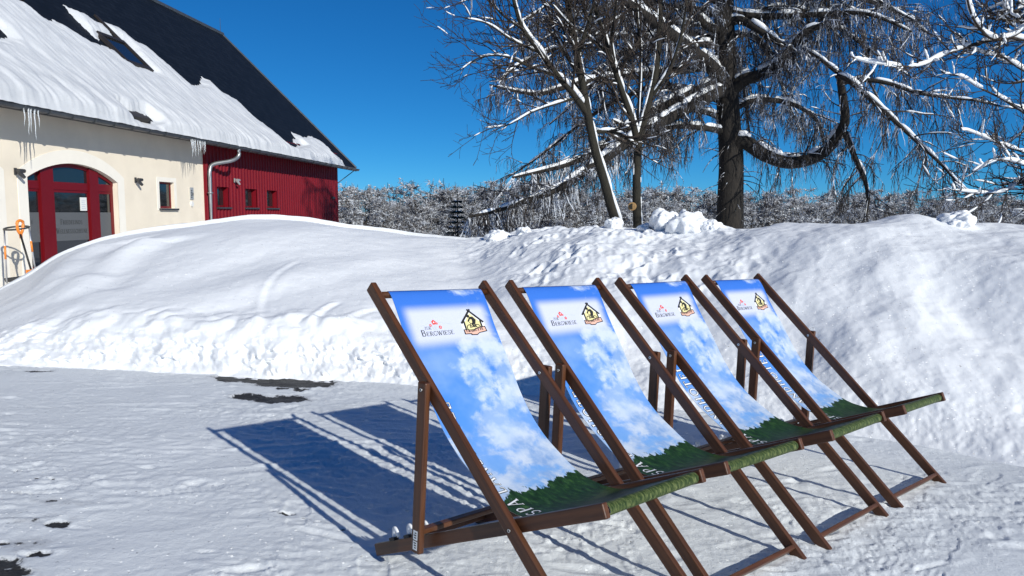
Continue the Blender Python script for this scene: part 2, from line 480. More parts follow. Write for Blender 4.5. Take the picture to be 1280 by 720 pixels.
# ------------------------------------------------------------------ ground and snow bank
def ground_base(x, y):
    r = np.hypot(x, y)
    near = 0.10874 - 0.02458 * x - 0.03158 * y
    far = np.full_like(near, -0.73)
    k = sstep(7.0, 34.0, r)
    near = np.where(y < 0.5, np.minimum(near, 0.13), near)
    return near * (1 - k) + far * k

def az_px(x, y):                                # bearing, written as a photo column
    return 640 + CF * np.tan(np.clip(np.arctan2(x, np.maximum(y, 1e-3)), -1.35, 1.35))

BARE = [(330, 473, 0.36, 0.075), (362, 478, 0.30, 0.075), (395, 480, 0.16, 0.05), (300, 471, 0.17, 0.04), (347, 499, 0.20, 0.045), (310, 496, 0.13, 0.03), (378, 487, 0.06, 0.02), (352, 486, 0.05, 0.014),
        (50, 464, 0.10, 0.018), (18, 455, 0.38, 0.03), (72, 654, 0.045, 0.028), (2, 716, 0.09, 0.04), (-20, 705, 0.12, 0.05), (50, 692, 0.040, 0.022), (2, 678, 0.03, 0.015),
        (358, 642, 0.035, 0.010), (344, 640, 0.02, 0.006), (430, 662, 0.014, 0.008), (398, 653, 0.010, 0.006), (47, 598, 0.02, 0.008), (65, 600, 0.012, 0.008), (20, 588, 0.02, 0.01)]
def ground_hit(px, py):
    r = ray(px, py); t = (0.10874 - CH) / (r[2] + 0.02458 * r[0] + 0.03158 * r[1])
    return np.array([0, 0, CH]) + r * t
BARE_W = [(*ground_hit(a, b)[:2], c * 1.08, d * (2.9 if b < 510 else 1.2)) for a, b, c, d in BARE]
SLUSH_W = [(*ground_hit(a, b)[:2], c, d) for a, b, c, d in [(60, 628, 0.13, 0.035), (25, 618, 0.07, 0.03), (40, 650, 0.12, 0.04), (30, 680, 0.16, 0.05)]]
# prints and scuffs in the packed snow: (x, y, length, width, heading, depth)
PRINTS = []
for i in range(520):
    a, r = rng.uniform(-0.72, 0.80), rng.uniform(1.5, 6.8) ** 1.0
    PRINTS.append((r * math.sin(a), r * math.cos(a), rng.uniform(0.03, 0.13), rng.uniform(0.012, 0.035), rng.uniform(-0.5, 0.5), rng.uniform(-0.010, 0.008)))
for i in range(14):                            # long shallow tracks of tyres and sledges
    x0, y0 = rng.uniform(-4, -0.6), rng.uniform(3.2, 6.0)
    PRINTS.append((x0, y0, rng.uniform(0.3, 0.8), 0.020, rng.uniform(0.05, 0.45), rng.uniform(0.004, 0.009)))

BOOTS = []                                          # boot prints crossing the yard: (x, y, heading)
for (x0, y0, hd, n) in ((-2.6, 2.9, 0.5, 7), (-1.2, 5.2, 2.7, 6), (-3.6, 4.4, -0.1, 7), (-0.6, 2.6, 1.9, 5), (1.6, 3.0, 0.9, 4), (2.0, 2.4, 2.4, 4)):
    for k in range(n):
        s_ = 0.11 if k % 2 else -0.11; q_ = 0.62 * k + rng.uniform(-.05, .05)
        BOOTS.append((x0 + q_ * math.cos(hd) - s_ * math.sin(hd), y0 + q_ * math.sin(hd) + s_ * math.cos(hd), hd + rng.uniform(-.15, .15)))
def snow_ground():
    az = np.concatenate([np.linspace(-180, -58, 50)[:-1], np.linspace(-58, 58, 1150), np.linspace(58, 180, 50)[1:]])
    rr = np.concatenate([[0.02, 0.3, 0.7], np.geomspace(1.1, 12, 620), np.geomspace(12.3, 3000, 90)])
    A, Rr = np.meshgrid(np.radians(az), rr, indexing='ij')
    x, y = Rr * np.sin(A), Rr * np.cos(A)
    z = ground_base(x, y)
    fade = 1 - sstep(8, 16, Rr)
    z += fade * (0.010 * fbm(x * 1.1, y * 1.6, 3, 3) + (0.25 + 1.0 * sstep(-0.25, 0.35, fbm(x * 0.8, y * 0.8, 3, 91))) * (0.0020 * fbm(x * 5.5, y * 6, 4, 11, 0.6) + 0.0034 * fbm(x * 22, y * 22, 3, 21)))
    cl_ = sstep(0.02, 0.30, fbm(x * 1.1, y * 1.1, 3, 95))
    z += fade * cl_ * (0.0042 * sstep(0.10, 0.24, fbm(x * 9, y * 11, 4, 96, 0.6)) + 0.0032 * sstep(0.22, 0.34, fbm(x * 20, y * 20, 3, 97)))
    z -= fade * cl_ * 0.004 * sstep(0.2, 0.34, fbm(x * 8, y * 8, 3, 98))
    rid = 1 - np.abs(vnoise(x * 6, y * 11, 31)) * 2.4
    z += fade * 0.006 * np.clip(rid, 0, 1) * sstep(0.0, 0.35, fbm(x * 1.3, y * 1.3, 2, 41) + 0.1)
    z += sstep(20, 60, Rr) * 0.25 * fbm(x * 0.03, y * 0.03, 3, 5)
    for (px, py, L, W, h, d) in PRINTS:
        m = (np.abs(x - px) < 3 * L + .05) & (np.abs(y - py) < 3 * L + .05) & (Rr < 9)
        dx, dy = x[m] - px, y[m] - py
        a, b = dx * math.cos(h) + dy * math.sin(h), -dx * math.sin(h) + dy * math.cos(h)
        q = (a / L) ** 2 + (b / W) ** 2
        z[m] += d * (np.exp(-q) - (0.35 * np.exp(-((np.sqrt(q) - 1.5) / 0.5) ** 2) if d < 0 else 0))
    for (px, py, h) in BOOTS:
        m = (np.abs(x - px) < .3) & (np.abs(y - py) < .3)
        if not m.any(): continue
        dx, dy = x[m] - px, y[m] - py; a, b = dx * math.cos(h) + dy * math.sin(h), -dx * math.sin(h) + dy * math.cos(h)
        e = np.minimum(((a - .055) / .10) ** 4 + (b / .052) ** 4, ((a + .105) / .045) ** 4 + (b / .040) ** 4)
        e = e + 0.25 * fbm(x[m] * 25, y[m] * 25, 2, 88)
        tread = 0.0025 * (np.sin(a * 2 * math.pi / 0.028) > 0.2)
        z[m] += -(0.0045 - tread * 0.7) * sstep(1.25, 0.8, e) + 0.0012 * np.exp(-((e - 1.7) / .6) ** 2)
    bare = np.full(x.shape, -0.3)
    nz = 0.05 * fbm(x * 5, y * 9, 4, 77)
    for (px, py, a, b) in BARE_W:
        e = np.sqrt(((x - px) / a) ** 2 + ((y - py) / b) ** 2)
        bare = np.maximum(bare, np.clip((1 - e) * 0.20, -0.3, 0.2))
    bare = bare + np.where(bare > -0.12, nz * 0.8, 0)
    for (px, py, a, b) in SLUSH_W:
        e = ((x - px) / a) ** 2 + ((y - py) / b) ** 2
        bare = np.maximum(bare, -0.07 + 0.06 * np.exp(-e) + nz * 0.6 * np.exp(-e) - 0.3 * (e > 4))
    z -= 0.010 * sstep(-0.01, 0.02, bare)
    n, m = x.shape
    idx = np.arange(n * m).reshape(n, m)
    i1 = np.concatenate([np.arange(1, n), [0]])[: n - 1]
    q = np.stack([idx[:-1, :-1], idx[:-1, 1:], idx[1:, 1:], idx[1:, :-1]], -1).reshape(-1, 4)[:, ::-1]
    me = bpy.data.meshes.new('snow_ground')
    fast_mesh(me, np.stack([x, y, z], -1).reshape(-1, 3), q, np.zeros((0, 3), np.int64), None, True)
    at_ = me.attributes.new('bare', 'FLOAT', 'POINT'); at_.data.foreach_set('value', bare.ravel().astype(np.float32))
    me.materials.append(MAT['snow_ground'])
    o = bpy.data.objects.new('snow_ground', me); COL.objects.link(o); tag(o, kind='structure')
    return o
snow_ground()

PXB = [-3000, -600, -200, 0, 250, 520, 700, 900, 1100, 1180, 1280, 1500, 2100, 3000]
RB = [10, 9, 8.3, 7.75, 6.55, 5.98, 5.65, 5.35, 5.15, 5.05, 4.92, 5.0, 5.2, 5.4]
PXC = [-3000, -600, 0, 250, 420, 560, 640, 760, 900, 1100, 1280, 1900, 3000]
RC = [13, 13, 11.4, 11.0, 10.8, 10.5, 9.8, 9.0, 8.4, 7.9, 8.3, 9.8, 10.5]
CREST = [(-900, 440), (-300, 430), (-80, 405), (0, 358), (40, 335), (60, 319), (80, 309), (100, 303), (147, 291), (200, 281), (257, 272), (300, 267), (340, 265), (380, 266), (420, 271),
         (460, 277), (500, 287), (540, 294), (565, 299), (590, 300), (610, 297), (640, 291), (660, 288), (700, 284), (740, 280), (770, 283), (815, 285), (880, 284), (920, 286), (960, 284),
         (1000, 281), (1040, 275), (1075, 270), (1110, 268), (1140, 271), (1170, 277), (1200, 279), (1230, 278), (1280, 276), (1500, 272), (3000, 290)]

GXP = np.arange(-3000, 3001, 5.0)
def smooth_tab(px, val, sig):
    v = np.interp(GXP, px, val); k = np.exp(-0.5 * (np.arange(-60, 61) * 5.0 / sig) ** 2); k /= k.sum()
    return np.convolve(np.pad(v, 60, mode='edge'), k, 'valid')
RB_S, RC_S = smooth_tab(PXB, RB, 70), smooth_tab(PXC, RC, 70)
CR_S = smooth_tab([c[0] for c in CREST], [c[1] for c in CREST], 9)
def bank_height(x, y):
    r = np.hypot(x, y); p = az_px(x, y)
    rb = np.interp(p, GXP, RB_S) + 0.10 * fbm(p * 0.006, p * 0, 2, 2) ; rc = np.interp(p, GXP, RC_S)
    cy = np.interp(p, GXP, CR_S)
    depth = rc * np.cos(np.arctan((p - 640) / CF))
    zc = CH + (HOR - cy) / CF * depth
    t = (r - rb) / (rc - rb)
    g = ground_base(x, y)
    hc = zc - ground_base(rc * x / r, rc * y / r)
    left = 1 - sstep(430, 760, p)
    tt = np.clip(t, -0.2, 1)
    s_r = 1 - np.clip(1 - tt, 0, 1.2) ** 1.55
    s_l = 0.92 * (1 - np.clip(1 - tt, 0, 1.2) ** 1.5) + 0.08 * tt
    s = np.where(tt < 0, tt * 1.5, s_r * (1 - left) + s_l * left)
    d = r - rb
    # broken, ploughed edge along the foot of the smooth left mound
    stepw = left * sstep(-200, 60, p)
    edge = 0.21 + (0.09 * fbm(x * 1.6, y * 1.6, 3, 9) + 0.05 * np.abs(fbm(x * 4, y * 4, 2, 19))) * (1 - sstep(0.5, 1.1, d))
    foot = edge * sstep(-0.15, 0.66, d)
    h = hc * s
    hs = hc * np.clip(s - 0.04, -1, 2) + foot * (1 - sstep(0.2, 2.6, d)) 
    h = h * (1 - stepw) + hs * stepw
    h = np.where(d < 0, d * 1.2, h)
    back = sstep(1.0, 2.0, t)
    h = np.where(t > 1, hc * (1 - back) - 0.15 * back, h)
    w = sstep(-0.05, 0.45, d)
    live = w * (1 - 0.7 * back)
    # soft wind-packed waves on the mound
    h += live * left * ((0.060 * fbm(x * 0.55 + y * 0.25, y * 0.4 - x * .1, 2, 51, 0.45) + 0.085 * fbm((x - y) * 0.62, (x + y) * 0.16, 2, 54, 0.4)) + 0.006 * fbm(x * 5, y * 5, 3, 52))
    # ploughed lumps on the right
    right = 1 - left
    med = fbm(x * 1.7, y * 1.5, 3, 61, 0.5)
    lump = np.abs(fbm(x * 3.2, y * 3.0, 3, 62, 0.5))
    h += live * right * (0.115 * fbm(x * 1.05, y * 0.95, 2, 60, 0.4) + 0.030 * med + 0.014 * (0.25 - lump) + 0.006 * fbm(x * 9, y * 9, 3, 63))
    chunk = sstep(530, 700, p) * (1 - sstep(840, 1000, p)) * sstep(0.30, 0.55, t) * (1 - sstep(1.15, 1.5, t))
    cv = np.clip(0.33 - np.abs(fbm(x * 4.2, y * 3.6, 3, 64, 0.5)), -0.2, 1)
    h += chunk * (0.085 * cv * (0.4 + 1.2 * sstep(-0.2, 0.3, fbm(x * 1.3, y * 1.3, 2, 66))) - 0.02)
    rough = sstep(0.9, 0.0, d) * sstep(-0.02, 0.05, d)
    rough = (1 - sstep(0.25, 0.75 + 0.2 * right, d + 0.25 * fbm(x * 1.3, y * 1.3, 2, 73))) * sstep(-0.06, 0.05, d)
    h += rough * (0.22 + 0.2 * left) * (0.028 * fbm(x * 5, y * 5, 4, 71, 0.6) + 0.042 * (0.22 - np.abs(fbm(x * 8, y * 8, 3, 72, 0.6))))
    # slide furrows in the mound
    for (x0, y0, x1, y1, dep, wid) in FURROWS:
        vx, vy = x1 - x0, y1 - y0; L = math.hypot(vx, vy)
        k = np.clip(((x - x0) * vx + (y - y0) * vy) / L ** 2, 0, 1)
        bend = 0.18 * np.sin(k * 3.1)
        e = ((x - x0 - k * vx) * vy - (y - y0 - k * vy) * vx) / L + bend
        dd = np.hypot(x - x0 - k * vx - 0, y - y0 - k * vy) 
        win = sstep(0, 0.15, k) * (1 - sstep(0.9, 1.0, k))
        h += win * dep * (np.exp(-(e / wid) ** 2) - 0.9 * np.exp(-((e - 1.7 * wid) / (1.1 * wid)) ** 2))
    return h, g
def bank_point(px, r): 
    a = math.atan((px - 640) / CF); return r * math.sin(a), r * math.cos(a)
FURROWS = []
for (p0, r0, p1, r1, dep, wid) in [(322, 6.75, 372, 8.6, 0.007, 0.035), (404, 6.35, 420, 7.3, 0.013, 0.035), (450, 6.4, 462, 7.1, 0.010, 0.04), (60, 9.2, 130, 10.8, 0.05, 0.25), (85, 8.6, 190, 10.2, 0.05, 0.22)]:
    FURROWS.append((*bank_point(p0, r0), *bank_point(p1, r1), dep, wid))

def snow_bank():
    az = np.radians(np.linspace(-57, 57, 1250)); tt = np.concatenate([np.linspace(-0.12, 0.3, 190), np.linspace(0.3, 1.15, 300)[1:], np.linspace(1.15, 2.0, 60)[1:]])
    p = 640 + CF * np.tan(az)
    rb = np.interp(p, GXP, RB_S); rc = np.interp(p, GXP, RC_S)
    r = rb[:, None] + tt[None] * (rc - rb)[:, None]
    x, y = r * np.sin(az)[:, None], r * np.cos(az)[:, None]
    h, g = bank_height(x, y)
    z = g + h
    # broken crust at the foot: push the face in and out, lump by lump
    lf = (1 - sstep(430, 760, p))[:, None]
    arc = (az * 7)[:, None] + 0 * z
    m_ = sstep(0.0, 0.06, h) * (1 - sstep(0.16, 0.36 + 0.12 * fbm(arc * 1.5, arc * 0, 2, 83), h)) * (0.13 + 0.87 * lf)
    dr = m_ * (0.085 * fbm(arc * 4.5, z * 6.5, 4, 81, 0.6) + 0.10 * (0.2 - np.abs(fbm(arc * 7, z * 9, 3, 82, 0.6))))
    x = x - dr * np.sin(az)[:, None]; y = y - dr * np.cos(az)[:, None]
    n, m = x.shape
    idx = np.arange(n * m).reshape(n, m)
    keep = (np.maximum.reduce([h[:-1, :-1], h[1:, :-1], h[:-1, 1:], h[1:, 1:]]) > -0.035).ravel()
    q = np.stack([idx[:-1, :-1], idx[:-1, 1:], idx[1:, 1:], idx[1:, :-1]], -1).reshape(-1, 4)[:, ::-1][keep]
    me = bpy.data.meshes.new('snow_bank')
    fast_mesh(me, np.stack([x, y, z], -1).reshape(-1, 3), q, np.zeros((0, 3), np.int64), None, True)
    me.materials.append(MAT['snow'])
    o = bpy.data.objects.new('snow_bank', me); COL.objects.link(o); tag(o, kind='structure')
snow_bank()

def surf(x, y):
    h, g = bank_height(np.array([float(x)]), np.array([float(y)]))
    return float(g[0] + max(h[0], 0))

def clod(px, py, r, sx, sy, sz, seed, label):
    r = float(np.interp(px, GXP, RC_S)) - 0.12
    a = math.atan((px - 640) / CF); x, y = r * math.sin(a), r * math.cos(a)
    bm = bmesh.new(); bmesh.ops.create_icosphere(bm, subdivisions=5, radius=1)
    for v in bm.verts:
        c = v.co
        n = float(fbm(np.array([c.x * 1.3 + seed]), np.array([c.y * 1.3 + c.z * 1.1]), 3, seed)[0])
        n2 = float(fbm(np.array([c.x * 4 + seed]), np.array([c.y * 4 + c.z * 3.3]), 3, seed + 3)[0])
        v.co = c * (1 + 0.42 * n + 0.09 * n2)
        v.co.x *= sx; v.co.y *= sy; v.co.z *= sz
    o = from_bm('snow_clod', bm, MAT['snow'], None, True)
    zs = surf(x, y); want = CH + (HOR - py) / CF * y
    o.location = (x, y, max(min(want, zs + sz * 0.7), zs - sz * 0.1))
    tag(o, label, 'snow clod', 'snow clods along the crest of the snow bank')
for i, (px, py, r, sx, sy, sz, lb) in enumerate([
    (829, 277, 9.4, .15, .16, .13, 'tall rounded snow clod on the bank crest just right of the thin tree trunks'),
    (860, 282, 9.3, .22, .20, .15, 'widest snow clod on the bank crest beside the thick tree trunk'),
    (888, 287, 9.2, .10, .11, .08, 'small snow clod on the crest right beside the thick trunk base'),
    (622, 297, 10.3, .15, .15, .10, 'snow clod on the bank crest beside the small dark spruce'),
    (655, 292, 10.2, .10, .12, .08, 'small snow clod on the crest below the low frosted bough'),
    (767, 281, 9.5, .10, .10, .08, 'small snow clod at the foot of the leaning thin trunk'),
    (1192, 277, 8.2, .14, .16, .09, 'smooth low snow clod on the bank crest at the far right'),
    (805, 286, 9.5, .08, .10, .06, 'tiny snow clod on the crest at the foot of the upright thin trunk')]):
    clod(px, py, r, sx, sy, sz, 11 + i, lb)

# ------------------------------------------------------------------ lettering by strokes
def _arc(cx, cy, rx, ry, a0, a1, n=12):
    return [(cx + rx * math.cos(R(a0 + (a1 - a0) * i / n)), cy + ry * math.sin(R(a0 + (a1 - a0) * i / n))) for i in range(n + 1)]
THK, THN, SRF = 0.135, 0.055, 0.05
def _ser(x, y, w=0.20): return ([(x - w / 2, y), (x + w / 2, y)], SRF)
# each letter: (advance width, [(polyline, stroke width)]), cap height 1
GLYPH = {
 'B': (0.66, [([(.14, 0), (.14, 1)], THK), (_arc(.30, .76, .20, .215, 90, -90), THN + .04), ([(.08, .975), (.30, .975)], SRF), ([(.14, .54), (.30, .54)], SRF), (_arc(.32, .28, .25, .255, 90, -90), THN + .05), ([(.08, .025), (.32, .025)], SRF)]),
 'E': (0.62, [([(.15, 0), (.15, 1)], THK), ([(.08, .97), (.52, .97)], SRF), ([(.15, .52), (.40, .52)], SRF), ([(.08, .03), (.55, .03)], SRF), ([(.51, .80), (.51, .99)], SRF), ([(.54, .01), (.56, .22)], SRF), ([(.40, .42), (.40, .62)], SRF)]),
 'R': (0.68, [([(.14, 0), (.14, 1)], THK), (_arc(.30, .74, .21, .235, 90, -90), THN + .04), ([(.08, .97), (.30, .97)], SRF), ([(.14, .505), (.30, .505)], SRF), ([(.30, .5), (.62, .0)], THK * .9), _ser(.14, .02, .24), ([(.55, .02), (.68, .02)], SRF)]),
 'G': (0.78, [(_arc(.42, .5, .33, .47, 50, 310, 18), THN + .045), ([(.64, .10), (.64, .42)], THK * .8), ([(.52, .42), (.74, .42)], SRF), ([(.63, .72), (.63, .95)], SRF)]),
 'W': (1.02, [([(.10, 1), (.32, 0)], THK), ([(.32, 0), (.50, .95)], THN), ([(.46, .97), (.70, 0)], THK), ([(.70, 0), (.92, 1)], THN), _ser(.10, .98, .22), _ser(.92, .98, .20), _ser(.48, .98, .16)]),
 'I': (0.32, [([(.16, 0), (.16, 1)], THK), _ser(.16, .02, .25), _ser(.16, .98, .25)]),
 'S': (0.58, [(_arc(.28, .745, .19, .225, 50, 270, 14), THN + .03), (_arc(.28, .265, .21, .245, 90, -130, 14), THN + .04), ([(.45, .76), (.45, .96)], SRF), ([(.08, .05), (.08, .26)], SRF)]),
 'Z': (0.60, [([(.08, .97), (.52, .97)], SRF), ([(.52, .97), (.08, .03)], THK), ([(.08, .03), (.54, .03)], SRF), ([(.09, .80), (.09, .98)], SRF), ([(.53, .02), (.54, .20)], SRF)]),
 'U': (0.74, [([(.15, 1), (.15, .34)], THK), (_arc(.37, .34, .22, .31, 180, 360), THN + .02), ([(.59, .34), (.59, 1)], THN), _ser(.15, .98, .24), _ser(.59, .98, .18)]),
 'P': (0.62, [([(.14, 0), (.14, 1)], THK), (_arc(.30, .73, .22, .245, 90, -90), THN + .04), ([(.08, .975), (.30, .975)], SRF), ([(.14, .485), (.30, .485)], SRF), _ser(.14, .02, .26)]),
 'A': (0.74, [([(.08, 0), (.38, 1)], THN), ([(.36, 1), (.64, 0)], THK), ([(.18, .36), (.52, .36)], SRF), _ser(.08, .02, .18), _ser(.64, .02, .24)]),
 'L': (0.56, [([(.15, 0), (.15, 1)], THK), ([(.08, .03), (.50, .03)], SRF), ([(.49, .02), (.51, .24)], SRF), _ser(.15, .98, .25)]),
 'N': (0.78, [([(.13, 0), (.13, 1)], THN), ([(.13, 1), (.63, 0)], THK), ([(.63, 0), (.63, 1)], THN), _ser(.13, .02, .2), _ser(.63, .98, .2), ([(.04, .98), (.16, .98)], SRF)]),
 'D': (0.74, [([(.14, 0), (.14, 1)], THK), (_arc(.28, .5, .37, .475, 90, -90, 16), THN + .045), ([(.08, .975), (.28, .975)], SRF), ([(.08, .025), (.28, .025)], SRF)]),
 'H': (0.80, [([(.15, 0), (.15, 1)], THK), ([(.63, 0), (.63, 1)], THK), ([(.15, .51), (.63, .51)], SRF), _ser(.15, .02, .25), _ser(.15, .98, .25), _ser(.63, .02, .25), _ser(.63, .98, .25)]),
 'O': (0.80, [(_arc(.40, .5, .32, .47, 0, 360, 26), THN + .05)]),
 'T': (0.66, [([(.33, 0), (.33, 1)], THK), ([(.05, .97), (.61, .97)], SRF), ([(.055, .78), (.055, .98)], SRF), ([(.605, .78), (.605, .98)], SRF), _ser(.33, .02, .26)]),
 'F': (0.58, [([(.15, 0), (.15, 1)], THK), ([(.08, .97), (.52, .97)], SRF), ([(.15, .52), (.40, .52)], SRF), ([(.51, .78), (.51, .98)], SRF), _ser(.15, .02, .25)]),
 'C': (0.70, [(_arc(.40, .5, .32, .47, 50, 310, 18), THN + .045), ([(.60, .72), (.60, .95)], SRF)]),
 'M': (0.92, [([(.12, 0), (.12, 1)], THN), ([(.12, 1), (.44, .05)], THK), ([(.44, .05), (.76, 1)], THN), ([(.76, 0), (.76, 1)], THK), _ser(.12, .02, .2), _ser(.76, .02, .24), _ser(.10, .98, .2), _ser(.78, .98, .2)]),
 ' ': (0.40, []),
}
GLYPH['Ü'] = (0.74, GLYPH['U'][1] + [(_arc(.27, 1.14, .05, .05, 0, 360, 8), .06), (_arc(.49, 1.14, .05, .05, 0, 360, 8), .06)])

def stroke_quads(poly, w, sub=0.12):
    P = [Vector(p) for p in poly]; out = []
    pts = [P[0]]
    for a, b in zip(P, P[1:]):
        n = max(1, int((b - a).length / sub))
        for i in range(1, n + 1): pts.append(a.lerp(b, i / n))
    L, Rr = [], []
    for i, p in enumerate(pts):
        d = (pts[min(i + 1, len(pts) - 1)] - pts[max(i - 1, 0)])
        if d.length < 1e-9: d = Vector((1, 0))
        d.normalize(); n = Vector((-d.y, d.x)) * w / 2
        L.append(p + n); Rr.append(p - n)
    for i in range(len(pts) - 1): out.append((L[i], Rr[i], Rr[i + 1], L[i + 1]))
    return out

def text_quads(text, h, extra=0.0, caps_big=None, tracking=0.06, bold=1.0):
    """2-D quads of a line of text, cap height h; the first letter may be bigger (caps_big)"""
    x, out = 0.0, []
    for i, ch in enumerate(text):
        adv, st = GLYPH[ch]; hh = h * (caps_big if (caps_big and (i == 0 or text[i - 1] == ' ')) else 1)
        for poly, w in st:
            for q in stroke_quads(poly, w * bold + extra):
                out.append([(x + p.x * hh, p.y * hh) for p in q])
        x += (adv + tracking) * hh
    return out, x

# ------------------------------------------------------------------ deck chairs
W = 0.5455                                         # between the two long rails
PT, PQ, PP = np.array([-1.0774, 0.9794]), np.array([-0.7289, 0.6626]), np.array([-0.3316, 0.3014])
PF, PB, PC = np.array([-0.005, 0.4439]), np.array([-1.0372, 0.0150]), np.array([-0.7411, 0.1228 - 0.012])
PA = np.array([0.012, -0.011])
OFF = 0.40                                         # the chair's origin: under the seat, on the ground
def c3(p, s): return (p[0] + OFF, s - W / 2, p[1])
CVP = np.array([(-1.052, .940), (-1.042, .962), (-1.020, .945), (-.985, .892), (-.92, .785), (-.84, .668), (-.765, .562), (-.69, .482), (-.59, .405), (-.49, .352), (-.38, .324), (-.28, .338), (-.17, .383), (-.08, .427), (-.036, .4500), (-.020, .4515), (-.0085, .442), (-.0085, .427), (-.020, .4185), (-.035, .420)])
def spline(P, n):
    P = np.asarray(P); d = np.r_[0, np.cumsum(np.linalg.norm(np.diff(P, axis=0), axis=1))]
    # Catmull-Rom through the points, then resampled evenly
    E = np.vstack([2 * P[0] - P[1], P, 2 * P[-1] - P[-2]]); out = []
    for i in range(1, len(E) - 2):
        t = np.linspace(0, 1, 16, endpoint=False)[:, None]
        a, b, c, e = E[i - 1], E[i], E[i + 1], E[i + 2]
        out.append(0.5 * ((2 * b) + (c - a) * t + (2 * a - 5 * b + 4 * c - e) * t ** 2 + (3 * b - a - 3 * c + e) * t ** 3))
    O = np.vstack(out + [P[-1:]]); s = np.r_[0, np.cumsum(np.linalg.norm(np.diff(O, axis=0), axis=1))]
    q = np.linspace(0, s[-1], n)
    return np.stack([np.interp(q, s, O[:, k]) for k in range(O.shape[1])], 1), q
CV, CVS = spline(CVP, 120)
CVN = np.gradient(CV, axis=0); CVN = np.stack([-CVN[:, 1], CVN[:, 0]], 1); CVN /= np.linalg.norm(CVN, axis=1, keepdims=True)
CVN *= np.sign(CVN[60, 1])                          # towards the sitter
V0 = 0.03                                          # where the printed length starts, over the top rod
U0, UW = 0.047, W - 0.094
def wrinkle(u, v):                                  # soft creases and pull marks in the cloth
    e = np.clip(np.sin(np.pi * np.clip((v + V0) / CVS[-1], 0, 1)), 0, 1) ** 0.7
    edge = np.exp(-np.minimum(u, UW - u) / 0.035)
    return e * (0.0035 * fbm(u * 7 + v * 2.2, v * 3.0 - u, 3, 301) + 0.0022 * edge * np.sin(v * 21 + 2 * np.sin(v * 7)) + 0.0016 * fbm(u * 26, v * 4, 2, 305) * np.exp(-v / 0.25))
def on_canvas(u, v, lift=0.0):
    """metres across and down the cloth -> chair coordinates"""
    s = np.asarray(v) + V0; lift = lift + wrinkle(np.asarray(u, float), np.asarray(v, float))
    p = np.stack([np.interp(s, CVS, CV[:, k]) + lift * np.interp(s, CVS, CVN[:, k]) for k in (0, 1)], -1)
    return np.stack([p[..., 0] + OFF, U0 + np.asarray(u) - W / 2, p[..., 1]], -1)

def canvas_decal(name, layers, parent, mats):
    """layers: list of (quads in cloth metres (u right, v down), lift, material index)"""
    mb = MB()
    for quads, lift, mi in layers:
        if not quads: continue
        Q = np.array(quads, float)
        for q in Q: mb.add(on_canvas(q[:, 0], q[:, 1], lift), [tuple(range(4))], mat=mi)
    return mb.build(name, mats, parent)

def place2d(quads, ox, oy, sx=1.0):
    return [[(ox + x * sx, oy - y) for x, y in q] for q in quads]
def poly_fan(pts):
    c = (sum(p[0] for p in pts) / len(pts), sum(p[1] for p in pts) / len(pts))
    return [[c, pts[i], pts[(i + 1) % len(pts)], c] for i in range(len(pts))]
def disc(cx, cy, rx, ry=None, n=14): return poly_fan(_arc(cx, cy, rx, ry or rx, 0, 360 * (n - 1) / n, n - 1))

